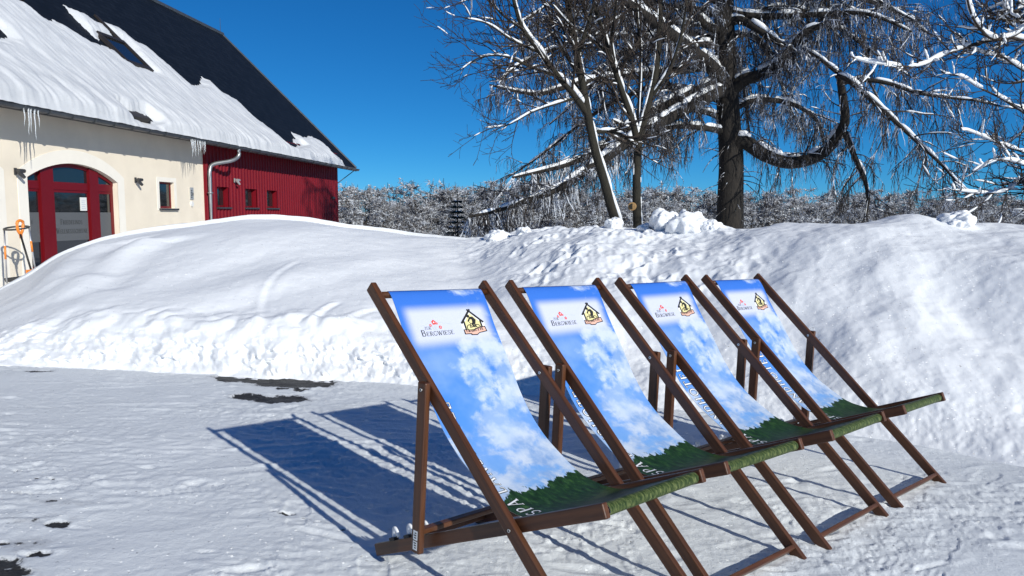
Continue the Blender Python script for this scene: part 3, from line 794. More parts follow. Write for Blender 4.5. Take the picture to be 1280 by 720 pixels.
def make_chair():
    root = empty('deck_chair')
    Y = (0, 1, 0); wd = MAT['wood']
    screws = []
    for s, sg in ((0.0, -1), (W, 1)):
        ra = bar('side_rail', c3(PT, s), c3(PA, s), 0.043, 0.023, Y, wd, root)
        si = 0.0265 if sg < 0 else W - 0.0265
        rb = bar('seat_rail', c3(PB, si), c3(PF, si), 0.044, 0.023, Y, wd, root)
        so_ = -0.0265 if sg < 0 else W + 0.0265
        top = PQ + (PQ - PC) / np.linalg.norm(PQ - PC) * 0.024
        pl = bar('prop_leg', c3(top, so_), c3(PC, so_), 0.042, 0.023, Y, wd, root)
        # screws: pivot of the prop (seen on the near face), pivot of the seat rail
        near = (so_ - 0.0125) if sg < 0 else (s - 0.0125)
        screws += [(c3(PQ, near), -1), (c3(PP, s - 0.0125), -1)]
        # rests for the prop bar, with their white clips
        dv = (PF - PB) / np.linalg.norm(PF - PB); nv = np.array([-dv[1], dv[0]])
        for k, dist in enumerate((0.115, 0.205, 0.295)):
            base = PB + dv * dist + nv * 0.0225
            hb = bar('notch_block', c3(base - dv * 0.016 + nv * 0.004, si), c3(base + dv * 0.016 + nv * 0.004, si), 0.012, 0.022, Y, MAT['black_rubber'], root, 0.002)
            arc = [base + dv * (0.018 + 0.020 * math.cos(a)) + nv * (0.004 + 0.042 * math.sin(a)) for a in np.linspace(0.1, math.pi * 0.95, 10)]
            mb = MB()
            P = np.array([c3(p, si) for p in arc])
            Pi = np.array([c3(base + dv * (0.020 + 0.006 * math.cos(a)) + nv * (0.004 + 0.018 * math.sin(a)), si) for a in np.linspace(0.1, math.pi * 0.95, 10)])
            V = np.concatenate([P + [0, -0.0035, 0], P + [0, 0.0035, 0], Pi + [0, 0.0035, 0], Pi + [0, -0.0035, 0]])
            mb.add(V, [(a_ * 10 + i_, a_ * 10 + i_ + 1, (a_ + 1) % 4 * 10 + i_ + 1, (a_ + 1) % 4 * 10 + i_) for a_ in range(4) for i_ in range(9)] + [(0, 10, 20, 30), (9, 39, 29, 19)])
            cl = mb.build('clip', MAT['white_plastic'], hb, True)
            cl.matrix_parent_inverse = hb.matrix_basis.inverted()
    for i, (p, dr_) in enumerate(screws):
        mb = MB(); mb.tubes(np.array([p, (p[0], p[1] - 0.0022, p[2])]), np.array([0.0062, 0.0056]), 14, cap=True)
        sc = mb.build('screw', MAT['steel'], root)
        mb2 = MB(); mb2.tubes(np.array([(p[0], p[1] - 0.0023, p[2]), (p[0], p[1] - 0.0030, p[2])]), np.array([0.0026, 0.0026]), 6, cap=True)
        mb2.build('socket', MAT['ink'], sc)
    # cross pieces
    uA = (PT - PA) / np.linalg.norm(PT - PA)
    tr = PT - uA * 0.046
    rod('top_rod', c3(tr, 0.010), c3(tr, W - 0.010), 0.0125, wd, root)
    lo = PA + uA * 0.062
    bar('foot_bar', c3(lo, 0.010), c3(lo, W - 0.010), 0.040, 0.018, (uA[0], 0, uA[1]), wd, root)
    dv = (PF - PB) / np.linalg.norm(PF - PB); nv = np.array([-dv[1], dv[0]])
    fr = PF - dv * 0.022
    rod('front_rod', c3(fr, 0.036), c3(fr, W - 0.036), 0.0125, wd, root)
    bk = PB + dv * 0.05
    bar('rear_bar', c3(bk, 0.036), c3(bk, W - 0.036), 0.035, 0.018, (nv[0], 0, nv[1]), wd, root)
    uc = (PQ - PC) / np.linalg.norm(PQ - PC)
    # where the prop crosses the top of the seat rail
    t = np.linalg.solve(np.stack([uc, -dv], 1), (PB + nv * 0.040) - PC)[0]
    pb = PC + uc * t
    bar('prop_bar', c3(pb, -0.016), c3(pb, W + 0.016), 0.030, 0.018, (uc[0], 0, uc[1]), wd, root)
    # sticker on the near prop leg
    for k, (d0, d1) in enumerate(((0.012, 0.042), (0.046, 0.078))):
        p0, p1 = PC + uc * d0, PC + uc * d1; sd = np.array([-uc[1], uc[0]])
        yy = -0.0265 - 0.0122
        mb = MB()
        cs = [p0 - sd * 0.012 + 0, p0 + sd * 0.010, p1 + sd * 0.010, p1 - sd * 0.012]
        V = [c3(c, yy) for c in cs] + [(a, b - 0.0004, c) for a, b, c in [c3(c, yy) for c in cs]]
        mb.add(V, [(3, 2, 1, 0), (4, 5, 6, 7), (0, 1, 5, 4), (1, 2, 6, 5), (2, 3, 7, 6), (3, 0, 4, 7)])
        for j in range(3):
            m0 = p0 + uc * (0.006 + 0.008 * j) ; 
            cs2 = [m0 - sd * 0.007, m0 + sd * (0.002 + 0.002 * ((j * 7 + k) % 3)), m0 + uc * 0.004 + sd * (0.002 + 0.002 * ((j * 7 + k) % 3)), m0 + uc * 0.004 - sd * 0.007]
            V2 = [(a, b - 0.0008, c) for a, b, c in [c3(c, yy) for c in cs2]]
            mb.add(V2, [(0, 1, 2, 3)], mat=1)
        mb.build('care_sticker', [MAT['paper'], MAT['ink']], root)
    # canvas: printed face and pale reverse
    nu = 26; nv_ = len(CVS)
    uu = np.linspace(0, UW, nu)
    uvs = np.array([[(u, s - V0) for s in CVS] for u in uu]).reshape(-1, 2)
    def sheet(lift):
        G = on_canvas(np.repeat(uu[:, None], nv_, 1), np.repeat((CVS - V0)[None], nu, 0), lift)
        # the cloth draws in a little between the rods and ripples at its edges
        tt = CVS / CVS[-1]
        k = (np.linspace(-1, 1, nu)[:, None]); pull = 0.012 * np.sin(np.pi * np.clip(tt, 0, 1)) ** 2
        G[..., 1] -= k * pull[None]
        return G
    idx = np.arange(nu * nv_).reshape(nu, nv_)
    q = np.stack([idx[:-1, :-1], idx[1:, :-1], idx[1:, 1:], idx[:-1, 1:]], -1).reshape(-1, 4)
    f, bk_ = sheet(0.0006), sheet(-0.0006)
    mb = MB(); mb.add(f.reshape(-1, 3), q, mat=0); mb.add(bk_.reshape(-1, 3), q[:, ::-1], mat=1)
    cvs = mb.build('canvas', [MAT['canvas'], MAT['canvas_back']], root, True)
    lay = cvs.data.uv_layers.new(name='UVMap')
    vi = np.zeros(len(cvs.data.loops), np.int32); cvs.data.loops.foreach_get('vertex_index', vi)
    lay.data.foreach_set('uv', np.concatenate([uvs, uvs])[vi].astype(np.float32).ravel())
    # emblem 1: flowers over a name
    t1, w1 = text_quads('BERGWIESE', 0.0175, caps_big=1.45, bold=0.95, tracking=0.03)
    t1 = place2d(t1, 0.076, 0.190, 0.154 / w1)
    t0, w0 = text_quads('ZUR', 0.0125, bold=0.8); t0 = place2d(t0, 0.098, 0.165, 0.032 / w0)
    canvas_decal('hotel_lettering', [(t1, 0.0014, 0), (t0, 0.0014, 0)], cvs, [MAT['ink_grey']])
    fl, petals, stems, hill = [], [], [], []
    for (cx, cy, r) in ((0.150, 0.128, 0.0105), (0.131, 0.139, 0.0060), (0.174, 0.149, 0.0072), (0.163, 0.133, 0.0050)):
        for k in range(5):
            a = R(90 + 72 * k); petals += disc(cx + r * .58 * math.cos(a), cy - r * .58 * math.sin(a), r * .42)
        fl += disc(cx, cy, r * .26)
    for (x0, y0, x1, y1) in ((0.150, 0.140, 0.150, 0.158), (0.137, 0.144, 0.143, 0.158), (0.168, 0.153, 0.158, 0.159), (0.156, 0.142, 0.154, 0.158)):
        stems += stroke_quads([(x0, y0), (x1, y1)], 0.0012, 0.01)
    hill += stroke_quads([(0.055, 0.158), (0.085, 0.141), (0.12, 0.131), (0.16, 0.129), (0.21, 0.134), (0.235, 0.141)], 0.0011, 0.02)
    dn = lambda Q: [[(p[0], p[1] + 0.009) for p in q] for q in Q]
    petals, fl, stems, hill = dn(petals), dn(fl), dn(stems), dn(hill)
    canvas_decal('flower_emblem', [([[tuple(p) for p in s_] for s_ in stems], 0.0012, 2), ([[tuple(p) for p in s_] for s_ in hill], 0.0012, 2), (petals, 0.0014, 0), (fl, 0.0018, 1)], cvs, [MAT['ink_red'], MAT['ink_white'], MAT['ink_pale']])
    # emblem 2: gabled hut with a cyclist and a name banner
    ox, oy = 0.337, 0.194
    kx, k = 0.092, 0.078
    def L(pts, w, sub=0.2): return [[(ox + p.x * kx, oy - p.y * k) for p in q_] for q_ in stroke_quads(pts, w, sub)]
    def PG(pts): return [[(ox + x * kx, oy - y * k) for x, y in q_] for q_ in poly_fan(pts)]
    yellow = PG([(-.42, .18), (-.42, .62), (0, 1.10), (.42, .62), (.42, .18)])
    halo = PG([(-.62, .05), (-.66, .58), (0, 1.32), (.66, .58), (.62, .05)])
    black = L([(-.62, .56), (.08, 1.30)], .10) + L([(.62, .56), (-.08, 1.30)], .10) + L([(-.46, .15), (-.46, .70)], .09) + L([(.46, .15), (.46, .70)], .09)
    bike = L(_arc(-.22, .31, .15, .16, 0, 360, 18), .042, .06) + L(_arc(.22, .31, .15, .16, 0, 360, 18), .042, .06)
    bike += L([(-.20, .33), (-.02, .36), (.06, .54), (-.12, .54), (-.20, .33)], .040) + L([(.06, .54), (.20, .33)], .03) + L([(-.12, .54), (-.16, .62)], .03)
    rider = PG([(.16, .54), (.23, .72), (.10, .90), (-.12, .88), (-.10, .78), (.02, .76), (.0, .58)]) + L([(-.08, .82), (-.22, .64)], .075) + L([(.10, .62), (-.03, .50), (.04, .34)], .10) + L([(.12, .60), (.10, .44), (.16, .34)], .08) + PG([(-.27, .93), (-.20, 1.02), (-.07, 1.0), (-.05, .90), (-.16, .85)])
    ban_o = PG([(-.62, -.02), (-.62, .25), (-.1, .20), (.25, .33), (.62, .36), (.66, .06), (.20, .0), (.05, -.10), (-.25, -.08), (-.3, -.02)])
    ban_i = PG([(-.57, .02), (-.57, .21), (-.1, .16), (.25, .28), (.57, .31), (.60, .10), (.20, .04), (.04, -.05), (-.20, -.04), (-.26, .02)])
    tq, tw = text_quads('URSHÜTTE', 0.0105, bold=1.9)
    sx = 0.092 / tw
    btx = [[(ox - 0.047 + x * sx, oy - 0.006 - y - 0.10 * max(0, x * sx - 0.03)) for x, y in q_] for q_ in tq]
    canvas_decal('cyclist_emblem', [(halo, 0.0011, 3), (yellow, 0.0014, 1), (black, 0.0019, 0), (bike, 0.0019, 0), (rider, 0.0022, 0), (ban_o, 0.0024, 0), (ban_i, 0.0027, 2), (btx, 0.0031, 0)], cvs,
                 [MAT['ink'], MAT['ink_yellow'], MAT['ink_salmon'], MAT['ink_white']])
    # tall line of white letters with dark outlines running up the cloth's edge
    word = 'SPA LANDHOTEL'
    sx = 0.56 / text_quads(word, 0.056, tracking=0.16)[1]; x0 = 0.0
    for ch in word:
        adv = text_quads(ch, 0.056, tracking=0.16)[1]
        if ch != ' ':
            lay_ = []
            for ex, lift, mi in ((0.10, 0.0012, 0), (0.0, 0.0018, 1)):
                tq = text_quads(ch, 0.056, extra=ex, tracking=0.16, bold=0.95)[0]
                lay_.append(([[(0.084 - y, 1.000 - (x0 + x) * sx) for x, y in q_] for q_ in tq], lift, mi))
            canvas_decal('letter', lay_, cvs, [MAT['ink'], MAT['ink_white']])
        x0 += adv
    return root

def copy_tree(o, parent=None):
    c = o.copy(); COL.objects.link(c)
    if parent is not None:
        inv = o.matrix_parent_inverse.copy(); c.parent = parent; c.matrix_parent_inverse = inv
    for ch in o.children: copy_tree(ch, c)
    return c

SC = 1.12
CHAIRS = [((0.20078, 1.76941, 0.04018), -0.78134, -0.04813, 'wooden deck chair nearest the camera, leftmost in the row of four'),
          ((0.60534, 2.17428, 0.01086), -0.83777, -0.03851, 'second wooden deck chair from the left, just behind the nearest one'),
          ((1.08939, 2.59531, -0.01392), -0.82383, -0.02749, 'third wooden deck chair from the left, beside the rightmost one'),
          ((1.56177, 3.03604, -0.03713), -0.82659, -0.04046, 'rightmost and farthest wooden deck chair, closest to the snow bank')]
proto = make_chair()
for i, (o3, yaw, roll, lb) in enumerate(CHAIRS):
    c = proto if i == 0 else copy_tree(proto)
    f = Vector((math.cos(yaw), math.sin(yaw), 0)); l = Vector((-math.sin(yaw), math.cos(yaw), 0)); up = Vector((0, 0, 1))
    l2 = l * math.cos(roll) + up * math.sin(roll); u2 = -l * math.sin(roll) + up * math.cos(roll)
    m = Matrix((f, l2, u2)).transposed().to_4x4()
    m.translation = Vector(o3) * SC + l2 * (W / 2) - f * OFF
    c.matrix_world = m
    tag(c, lb, 'deck chair', 'deck chairs in a row on the snow')

# ------------------------------------------------------------------ farmhouse
AZ = R(5.5)
DR = np.array([math.sin(AZ), math.cos(AZ), 0]); NR = np.array([math.cos(AZ), -math.sin(AZ), 0])
house = empty('farmhouse', tuple(-12 * NR + 20 * DR + np.array([0, 0, -0.3])), -AZ)
tag(house, 'long farmhouse with cream stucco, red metal barn end and snowy slate roof', 'house')
def hl(t, s, z): return (12 - s, t - 20, z + 0.3)
def quad(mb, pts, mat=0): mb.add([hl(*p) for p in pts], [(0, 1, 2, 3)], mat=mat)
T0, TS, T1 = 3.0, 23.5, 36.65                      # house start, stucco / metal joint, far end
EZ, RZ, RS, ES = 3.48, 10.02, 17.95, 11.32         # eave height, ridge height, ridge and eave offsets
BS = 2 * RS - ES
ZB = -1.0
def roof_z(s): return EZ + (s - ES) * (RZ - EZ) / (RS - ES)

def wall_quads(mb, t0, t1, z0, z1, holes, s=12.0):
    ts = sorted({t0, t1, *[h[0] for h in holes], *[h[1] for h in holes]}); zs = sorted({z0, z1, *[h[2] for h in holes], *[h[3] for h in holes]})
    for a, b in zip(ts, ts[1:]):
        for c, d in zip(zs, zs[1:]):
            tm, zm = (a + b) / 2, (c + d) / 2
            if any(h[0] < tm < h[1] and h[2] < zm < h[3] for h in holes): continue
            quad(mb, [(a, s, c), (b, s, c), (b, s, d), (a, s, d)])
def reveals(mb, h, depth, s=12.0, top=True):
    a, b, c, d = h; e = s + depth
    quad(mb, [(a, s, c), (a, s, d), (a, e, d), (a, e, c)]); quad(mb, [(b, s, d), (b, s, c), (b, e, c), (b, e, d)])
    quad(mb, [(b, s, c), (a, s, c), (a, e, c), (b, e, c)])
    if top: quad(mb, [(a, s, d), (b, s, d), (b, e, d), (a, e, d)])
DOOR = (15.73, 18.97, ZB, 2.44); SPR = 2.06
WIN = (20.93, 21.72, 1.42, 2.17)
ARC_N = 24
def arch(t):                                       # height of the segmental arch over the doorway
    tc, hw, rise = (DOOR[0] + DOOR[1]) / 2, (DOOR[1] - DOOR[0]) / 2, DOOR[3] - SPR
    Rr = (hw * hw + rise * rise) / (2 * rise)
    return DOOR[3] - Rr + math.sqrt(max(Rr * Rr - (t - tc) ** 2, 0))
mb = MB()
wall_quads(mb, T0, TS, ZB, roof_z(12.0) - 0.05, [DOOR, WIN])
reveals(mb, DOOR, 0.20, top=False); reveals(mb, WIN, 0.16)
tsA = np.linspace(DOOR[0], DOOR[1], ARC_N + 1)
for a, b in zip(tsA, tsA[1:]):
    quad(mb, [(a, 12, arch(a)), (b, 12, arch(b)), (b, 12, DOOR[3]), (a, 12, DOOR[3])])
    quad(mb, [(a, 12, arch(a)), (a, 12.20, arch(a)), (b, 12.20, arch(b)), (b, 12, arch(b))])
quad(mb, [(T0, 12.35, ZB), (T0, 12.0, ZB), (T0, 12.0, 4), (T0, 12.35, 4)])
bs = BS - 0.65
mb.add([hl(T0, 12, ZB), hl(T0, bs, ZB), hl(T0, bs, roof_z(12) - .05), hl(T0, RS, RZ - .1), hl(T0, 12, roof_z(12) - .05)], [(0, 1, 2, 4)], [(4, 2, 3)])
quad(mb, [(T1, bs, ZB), (T0, bs, ZB), (T0, bs, roof_z(12) - .05), (T1, bs, roof_z(12) - .05)])
wall = mb.build('wall', MAT['stucco'], house)
# inner backing behind the openings
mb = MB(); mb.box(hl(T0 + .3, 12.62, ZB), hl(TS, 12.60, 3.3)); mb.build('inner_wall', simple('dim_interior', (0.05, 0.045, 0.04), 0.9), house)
# white surround of the doorway and of the next opening at the left
def surround(name, d0, d1, spr, top, wd, proud=0.012):
    tc, hw, rise = (d0 + d1) / 2, (d1 - d0) / 2, top - spr
    Rr = (hw * hw + rise * rise) / (2 * rise)
    def ai(t): return top - Rr + math.sqrt(max(Rr * Rr - (t - tc) ** 2, 0))
    hw2, top2 = hw + wd * 0.92, top + wd; rise2 = top2 - spr - 0.12; R2 = (hw2 ** 2 + rise2 ** 2) / (2 * rise2)
    def ao(t): return top2 - R2 + math.sqrt(max(R2 * R2 - (t - tc) ** 2, 0))
    mb = MB(); s0 = 12 - proud
    for a, b in zip(np.linspace(d0, d1, 25), np.linspace(d0, d1, 25)[1:]):
        quad(mb, [(a, s0, ai(a)), (b, s0, ai(b)), (b, s0, ao(b)), (a, s0, ao(a))])
        quad(mb, [(a, s0, ai(a)), (a, 12.02, ai(a)), (b, 12.02, ai(b)), (b, s0, ai(b))])
        quad(mb, [(a, s0, ao(a)), (b, s0, ao(b)), (b, 12.01, ao(b)), (a, 12.01, ao(a))])
    for lo_, hi_, inner in ((tc - hw2, d0, d0), (d1, tc + hw2, d1)):
        n = 6
        for a, b in zip(np.linspace(lo_, hi_, n), np.linspace(lo_, hi_, n)[1:]):
            quad(mb, [(a, s0, ZB), (b, s0, ZB), (b, s0, ao(b)), (a, s0, ao(a))])
            quad(mb, [(a, s0, ao(a)), (b, s0, ao(b)), (b, 12.01, ao(b)), (a, 12.01, ao(a))])
    for tt in (tc - hw2, tc + hw2): quad(mb, [(tt, s0, ZB), (tt, 12.01, ZB), (tt, 12.01, ao(tt)), (tt, s0, ao(tt))])
    return mb.build(name, MAT['trim_white'], house)
surround('door_surround', DOOR[0], DOOR[1], SPR, DOOR[3], 0.31)
surround('arch_surround', 11.4, 14.75, SPR, DOOR[3], 0.34)
mb = MB(); mb.box(hl(11.4, 11.995, ZB), hl(14.75, 12.05, SPR + .1)); 
# window surround
a, b, c, d = WIN
mb = MB()
for (x0, x1, z0, z1) in ((a - .13, a, c - .06, d + .13), (b, b + .13, c - .06, d + .13), (a, b, d, d + .13)):
    mb.box(hl(x0, 11.992, z0), hl(x1, 12.0, z1))
mb.build('window_surround', MAT['trim_white'], house)

# red metal cladding with trapezoid ribs
REDW = [(24.30, 25.08, 1.48, 2.14), (26.32, 27.30, 1.48, 2.14), (28.22, 29.18, 1.48, 2.14)]
mb = MB(); t = TS; prof = []
while t < T1 - 0.02:
    for dt, s in ((0, 11.975), (0.10, 11.975), (0.135, 11.94), (0.205, 11.94), (0.24, 11.975)):
        if t + dt <= T1: prof.append((t + dt, s))
    t += 0.24
prof = [p for i, p in enumerate(prof) if i == 0 or p[0] - prof[i - 1][0] > 1e-6]; prof.append((T1, 11.975))
ztop = roof_z(12) - 0.03
for (a, s0), (b, s1) in zip(prof, prof[1:]):
    if b - a < 1e-6: continue
    h = [w for w in REDW if w[0] < (a + b) / 2 < w[1]]
    for z0, z1 in ([(ZB, ztop)] if not h else [(ZB, h[0][2]), (h[0][3], ztop)]):
        quad(mb, [(a, s0, z0), (b, s1, z0), (b, s1, z1), (a, s0, z1)])
for w in REDW: reveals(mb, w, 0.20, 11.96)
quad(mb, [(T1, 11.975, ZB), (T1, bs, ZB), (T1, bs, ztop), (T1, 11.975, ztop)])
mb.add([hl(T1, 11.975, ztop), hl(T1, bs, ztop), hl(T1, RS, RZ - .1)], None, [(0, 1, 2)])
quad(mb, [(TS, 12.0, ZB), (TS, 11.94, ZB), (TS, 11.94, ztop), (TS, 12.0, ztop)])
mb.build('red_cladding', MAT['red_metal'], house)

# windows
def window(h, s, depth, frame_mat, label=None, bw=0.06, sill=True, mull=False):
    a, b, c, d = h; e = s + depth - 0.06
    mb = MB()
    mb.box(hl(a, e + .05, c), hl(a + bw, e, d)); mb.box(hl(b - bw, e + .05, c), hl(b, e, d))
    mb.box(hl(a + bw, e + .05, c), hl(b - bw, e, c + bw)); mb.box(hl(a + bw, e + .05, d - bw), hl(b - bw, e, d))
    f = mb.build('window', frame_mat, house)
    mb = MB(); mb.box(hl(a + bw, e + .03, c + bw), hl(b - bw, e + .015, d - bw)); mb.build('pane', MAT['glass'], f)
    if sill:
        mb = MB(); mb.box(hl(a - .05, s - .075, c - .055), hl(b + .12, s + depth - .07, c - .004)); mb.build('sill', MAT['dark_metal'], f)
        mb = MB(); n = 10
        for i in range(n):
            x0 = a + (b - a) * i / n; hh = 0.03 + 0.012 * random.random()
            mb.box(hl(x0, s - .06, c - .004), hl(x0 + (b - a) / n, s + depth - .08, c + hh * .6))
    return f
window(WIN, 12.0, 0.16, MAT['red_paint'])
for w in REDW: window(w, 11.96, 0.20, MAT['red_paint'])

# door: frame, posts, leaves, panes, frosted bands, lettering
DS = 12.13
door = empty('door'); door.parent = house; door['label'] = 'red arched glazed door with frosted bands and dark lettering'
def dbox(mb, t0, t1, z0, z1, f=0.0, th=0.06, mat=0): mb.box(hl(t0, DS + th, z0), hl(t1, DS - f, z1), mat)
D0, D1 = DOOR[0], DOOR[1]
posts = [(16.26, 16.68), (17.97, 18.32)]
TZ0, TZ1 = 1.82, 2.00                              # transom
mb = MB()
dbox(mb, D0, D0 + .05, ZB, SPR - .02); dbox(mb, D1 - .08, D1, ZB, SPR - .02)
for a, b in posts: 
    n = 4
    for i in range(n):
        x0, x1 = a + (b - a) * i / n, a + (b - a) * (i + 1) / n
        dbox(mb, x0, x1, ZB, min(arch(x0), arch(x1)) - .012, 0.05)
for a, b in ((D0 + .08, posts[0][0]), (posts[0][1], posts[1][0]), (posts[1][1], D1 - .08)):
    dbox(mb, a, b, TZ0, TZ1, 0.02)
tsF = np.linspace(D0, D1, 33)
for a, b in zip(tsF, tsF[1:]):
    z1a, z1b = arch(a) - .003, arch(b) - .003; w_ = 0.09
    V = [hl(a, DS + .06, z1a - w_), hl(b, DS + .06, z1b - w_), hl(b, DS - .01, z1b - w_), hl(a, DS - .01, z1a - w_), hl(a, DS + .06, z1a), hl(b, DS + .06, z1b), hl(b, DS - .01, z1b), hl(a, DS - .01, z1a)]
    mb.add(V, [(0, 1, 2, 3), (7, 6, 5, 4), (3, 2, 6, 7), (1, 0, 4, 5)])
fr = mb.build('door_frame', MAT['red_paint'], door)
bays = [(D0 + .08, posts[0][0]), (posts[0][1], posts[1][0]), (posts[1][1], D1 - .08)]
for i, (a, b) in enumerate(bays):
    mb = MB(); w_ = 0.036
    dbox(mb, a + .004, a + w_, ZB, TZ0 - .005, .005, .04); dbox(mb, b - w_, b - .004, ZB, TZ0 - .005, .005, .04); dbox(mb, a + w_, b - w_, TZ0 - .06, TZ0 - .005, .005, .04)
    dbox(mb, a + w_, b - w_, ZB, 0.10, .005, .04)
    mb.build('door_leaf', MAT['red_paint'], door)
    mb = MB(); dbox(mb, a + w_, b - w_, 0.10, TZ0 - .06, -.015, .03); mb.build('pane', MAT['glass'], door)
    mb = MB(); n = 8
    for k in range(n):
        x0, x1 = a + (b - a) * k / n, a + (b - a) * (k + 1) / n
        V = [hl(x0, DS + .02, TZ1), hl(x1, DS + .02, TZ1), hl(x1, DS + .02, arch(x1) - .07), hl(x0, DS + .02, arch(x0) - .07)]
        mb.add(V, [(0, 1, 2, 3)])
    mb.build('transom_pane', MAT['glass'], door)
    mb = MB(); dbox(mb, a + w_, b - w_, 0.64, 1.30, -.012, .014); mb.build('frosted_band', MAT['frost_glass'], door)
def wall_text(text, t0, t1, z, h, s, mat, name, parent, caps=1.3):
    q, w = text_quads(text, h, caps_big=caps, bold=1.0); sx = (t1 - t0) / w
    mb = MB()
    for k in q: mb.add([hl(t0 + x * sx, s, z + y) for x, y in k], [(0, 1, 2, 3)])
    return mb.build(name, mat, parent)
b1 = (bays[1][0] + .04, bays[1][1] - .04)
wall_text('FRIEDELINDS', b1[0] + .20, b1[1] - .22, 1.02, 0.095, DS + .008, MAT['door_ink'], 'door_lettering', door)
wall_text('WELLNESSSCHEUNE', b1[0] + .04, b1[1] - .04, 0.81, 0.095, DS + .008, MAT['door_ink'], 'door_lettering', door)
wall_text('BÜRO', bays[0][0] + .2, bays[0][1] - .3, 1.05, 0.07, DS + .008, MAT['door_ink'], 'door_lettering', door)
mb = MB(); dbox(mb, b1[1] - .27, b1[1] - .03, 1.34, 1.66, .0, .012); 
for k in range(5): dbox(mb, b1[1] - .23, b1[1] - .08 - .02 * (k % 2), 1.39 + .045 * k, 1.405 + .045 * k, .002, .0, 1)
mb.build('notice', [MAT['paper'], MAT['ink_pale']], door)

# outside lamps: tilted cylinder with a second hood
def wall_lamp(t, z, s=12.0, mat='dark_metal', label=None):
    mb = MB()
    P = np.array([hl(t + .08, s - .13, z + .04), hl(t - .10, s - .13, z + .04)]); mb.tubes(P, np.array([.042, .042]), 14, cap=True)
    P = np.array([hl(t - .08, s - .12, z + .015), hl(t + .05, s - .15, z - .10)]); mb.tubes(P, np.array([.048, .036]), 14, cap=True)
    mb.box(hl(t - .06, s, z - .04), hl(t + .0, s - .03, z + .10)); mb.box(hl(t - .045, s - .03, z + .02), hl(t - .015, s - .13, z + .05))
    mb.build('wall_lamp', MAT[mat], house)
wall_lamp(15.42, 2.13); wall_lamp(19.80, 2.13)
wall_lamp(25.55, 2.36, 11.94, 'panel_steel')
mb = MB(); mb.box(hl(22.60, 12.0, 1.70), hl(22.80, 11.97, 2.06)); 
for k in range(5): mb.box(hl(22.63, 11.97, 1.75 + .05 * k), hl(22.72, 11.966, 1.775 + .05 * k), 1)
mb.box(hl(22.735, 11.97, 1.82), hl(22.78, 11.964, 1.90), 1)
mb.build('intercom_panel', [MAT['panel_steel'], MAT['dark_metal']], house)
mb = MB(); mb.tubes(np.array([hl(22.69, 12.0, 1.56), hl(22.69, 11.96, 1.56)]), np.array([.085, .08]), 20, cap=True); mb.build('doorbell', MAT['paper'], house)
mb = MB(); mb.box(hl(35.6, 11.94, 1.95), hl(35.9, 11.86, 2.05)); mb.build('wall_box', MAT['dark_metal'], house)

# roof
mb = MB(); th = 0.16
VT0, VT1 = T0 - 0.4, 37.62
def uvquad(mb, pts): mb.add([hl(*p) for p in pts], [(0, 1, 2, 3)])
uvquad(mb, [(VT0, ES, EZ), (VT1, ES, EZ), (VT1, RS, RZ), (VT0, RS, RZ)])
uvquad(mb, [(VT1, BS, EZ), (VT0, BS, EZ), (VT0, RS, RZ), (VT1, RS, RZ)])
roof = mb.build('roof', MAT['slate'], house)
lay = roof.data.uv_layers.new(name='UVMap')
for li, uv in enumerate([(VT0, 0), (VT1, 0), (VT1, 9.4), (VT0, 9.4)] * 2): lay.data[li].uv = uv
mb = MB()
uvquad(mb, [(VT1, ES, EZ - th), (VT0, ES, EZ - th), (VT0, 12.0, roof_z(12) - th), (VT1, 12.0, roof_z(12) - th)])
uvquad(mb, [(VT0, ES, EZ - th), (VT1, ES, EZ - th), (VT1, ES, EZ - .004), (VT0, ES, EZ - .004)])
uvquad(mb, [(VT1, ES, EZ - th), (VT1, RS, RZ - th), (VT1, RS, RZ - .004), (VT1, ES, EZ - .004)])
uvquad(mb, [(VT1, RS, RZ - th), (VT1, BS, EZ - th), (VT1, BS, EZ - .004), (VT1, RS, RZ - .004)])
uvquad(mb, [(VT1, 12.0, roof_z(12) - th), (T1, 12.0, roof_z(12) - th), (T1, RS, RZ - th), (VT1, RS, RZ - th)])
uvquad(mb, [(VT1, ES, EZ - th), (VT1, 12.0, roof_z(12) - th), (VT1, RS, RZ - th), (VT1, RS, RZ - th - .001)])
mb.build('eave_board', MAT['soffit'], house)
mb = MB(); mb.tubes(np.array([hl(VT0, RS, RZ + .02), hl(VT1, RS, RZ + .02)]), np.array([.10, .10]), 10, cap=True); 
mb.tubes(np.array([hl(VT1 - .03, ES, EZ + .02), hl(VT1 - .03, RS, RZ + .02)]), np.array([.05, .05]), 8, cap=True)
mb.build('ridge_cap', MAT['gutter'], roof)
mb = MB(); mb.tubes(np.array([hl(VT1 - .2, RS, RZ + .05), hl(VT1 - .2, RS, RZ + .75)]), np.array([.015, .008]), 6, cap=True); mb.build('lightning_rod', MAT['gutter'], roof)
mb = MB(); mb.tubes(np.array([hl(31.3, RS - .1, RZ), hl(31.3, RS - .1, RZ + .32)]), np.array([.03, .03]), 8, cap=True); mb.build('vent_stub', MAT['gutter'], roof)
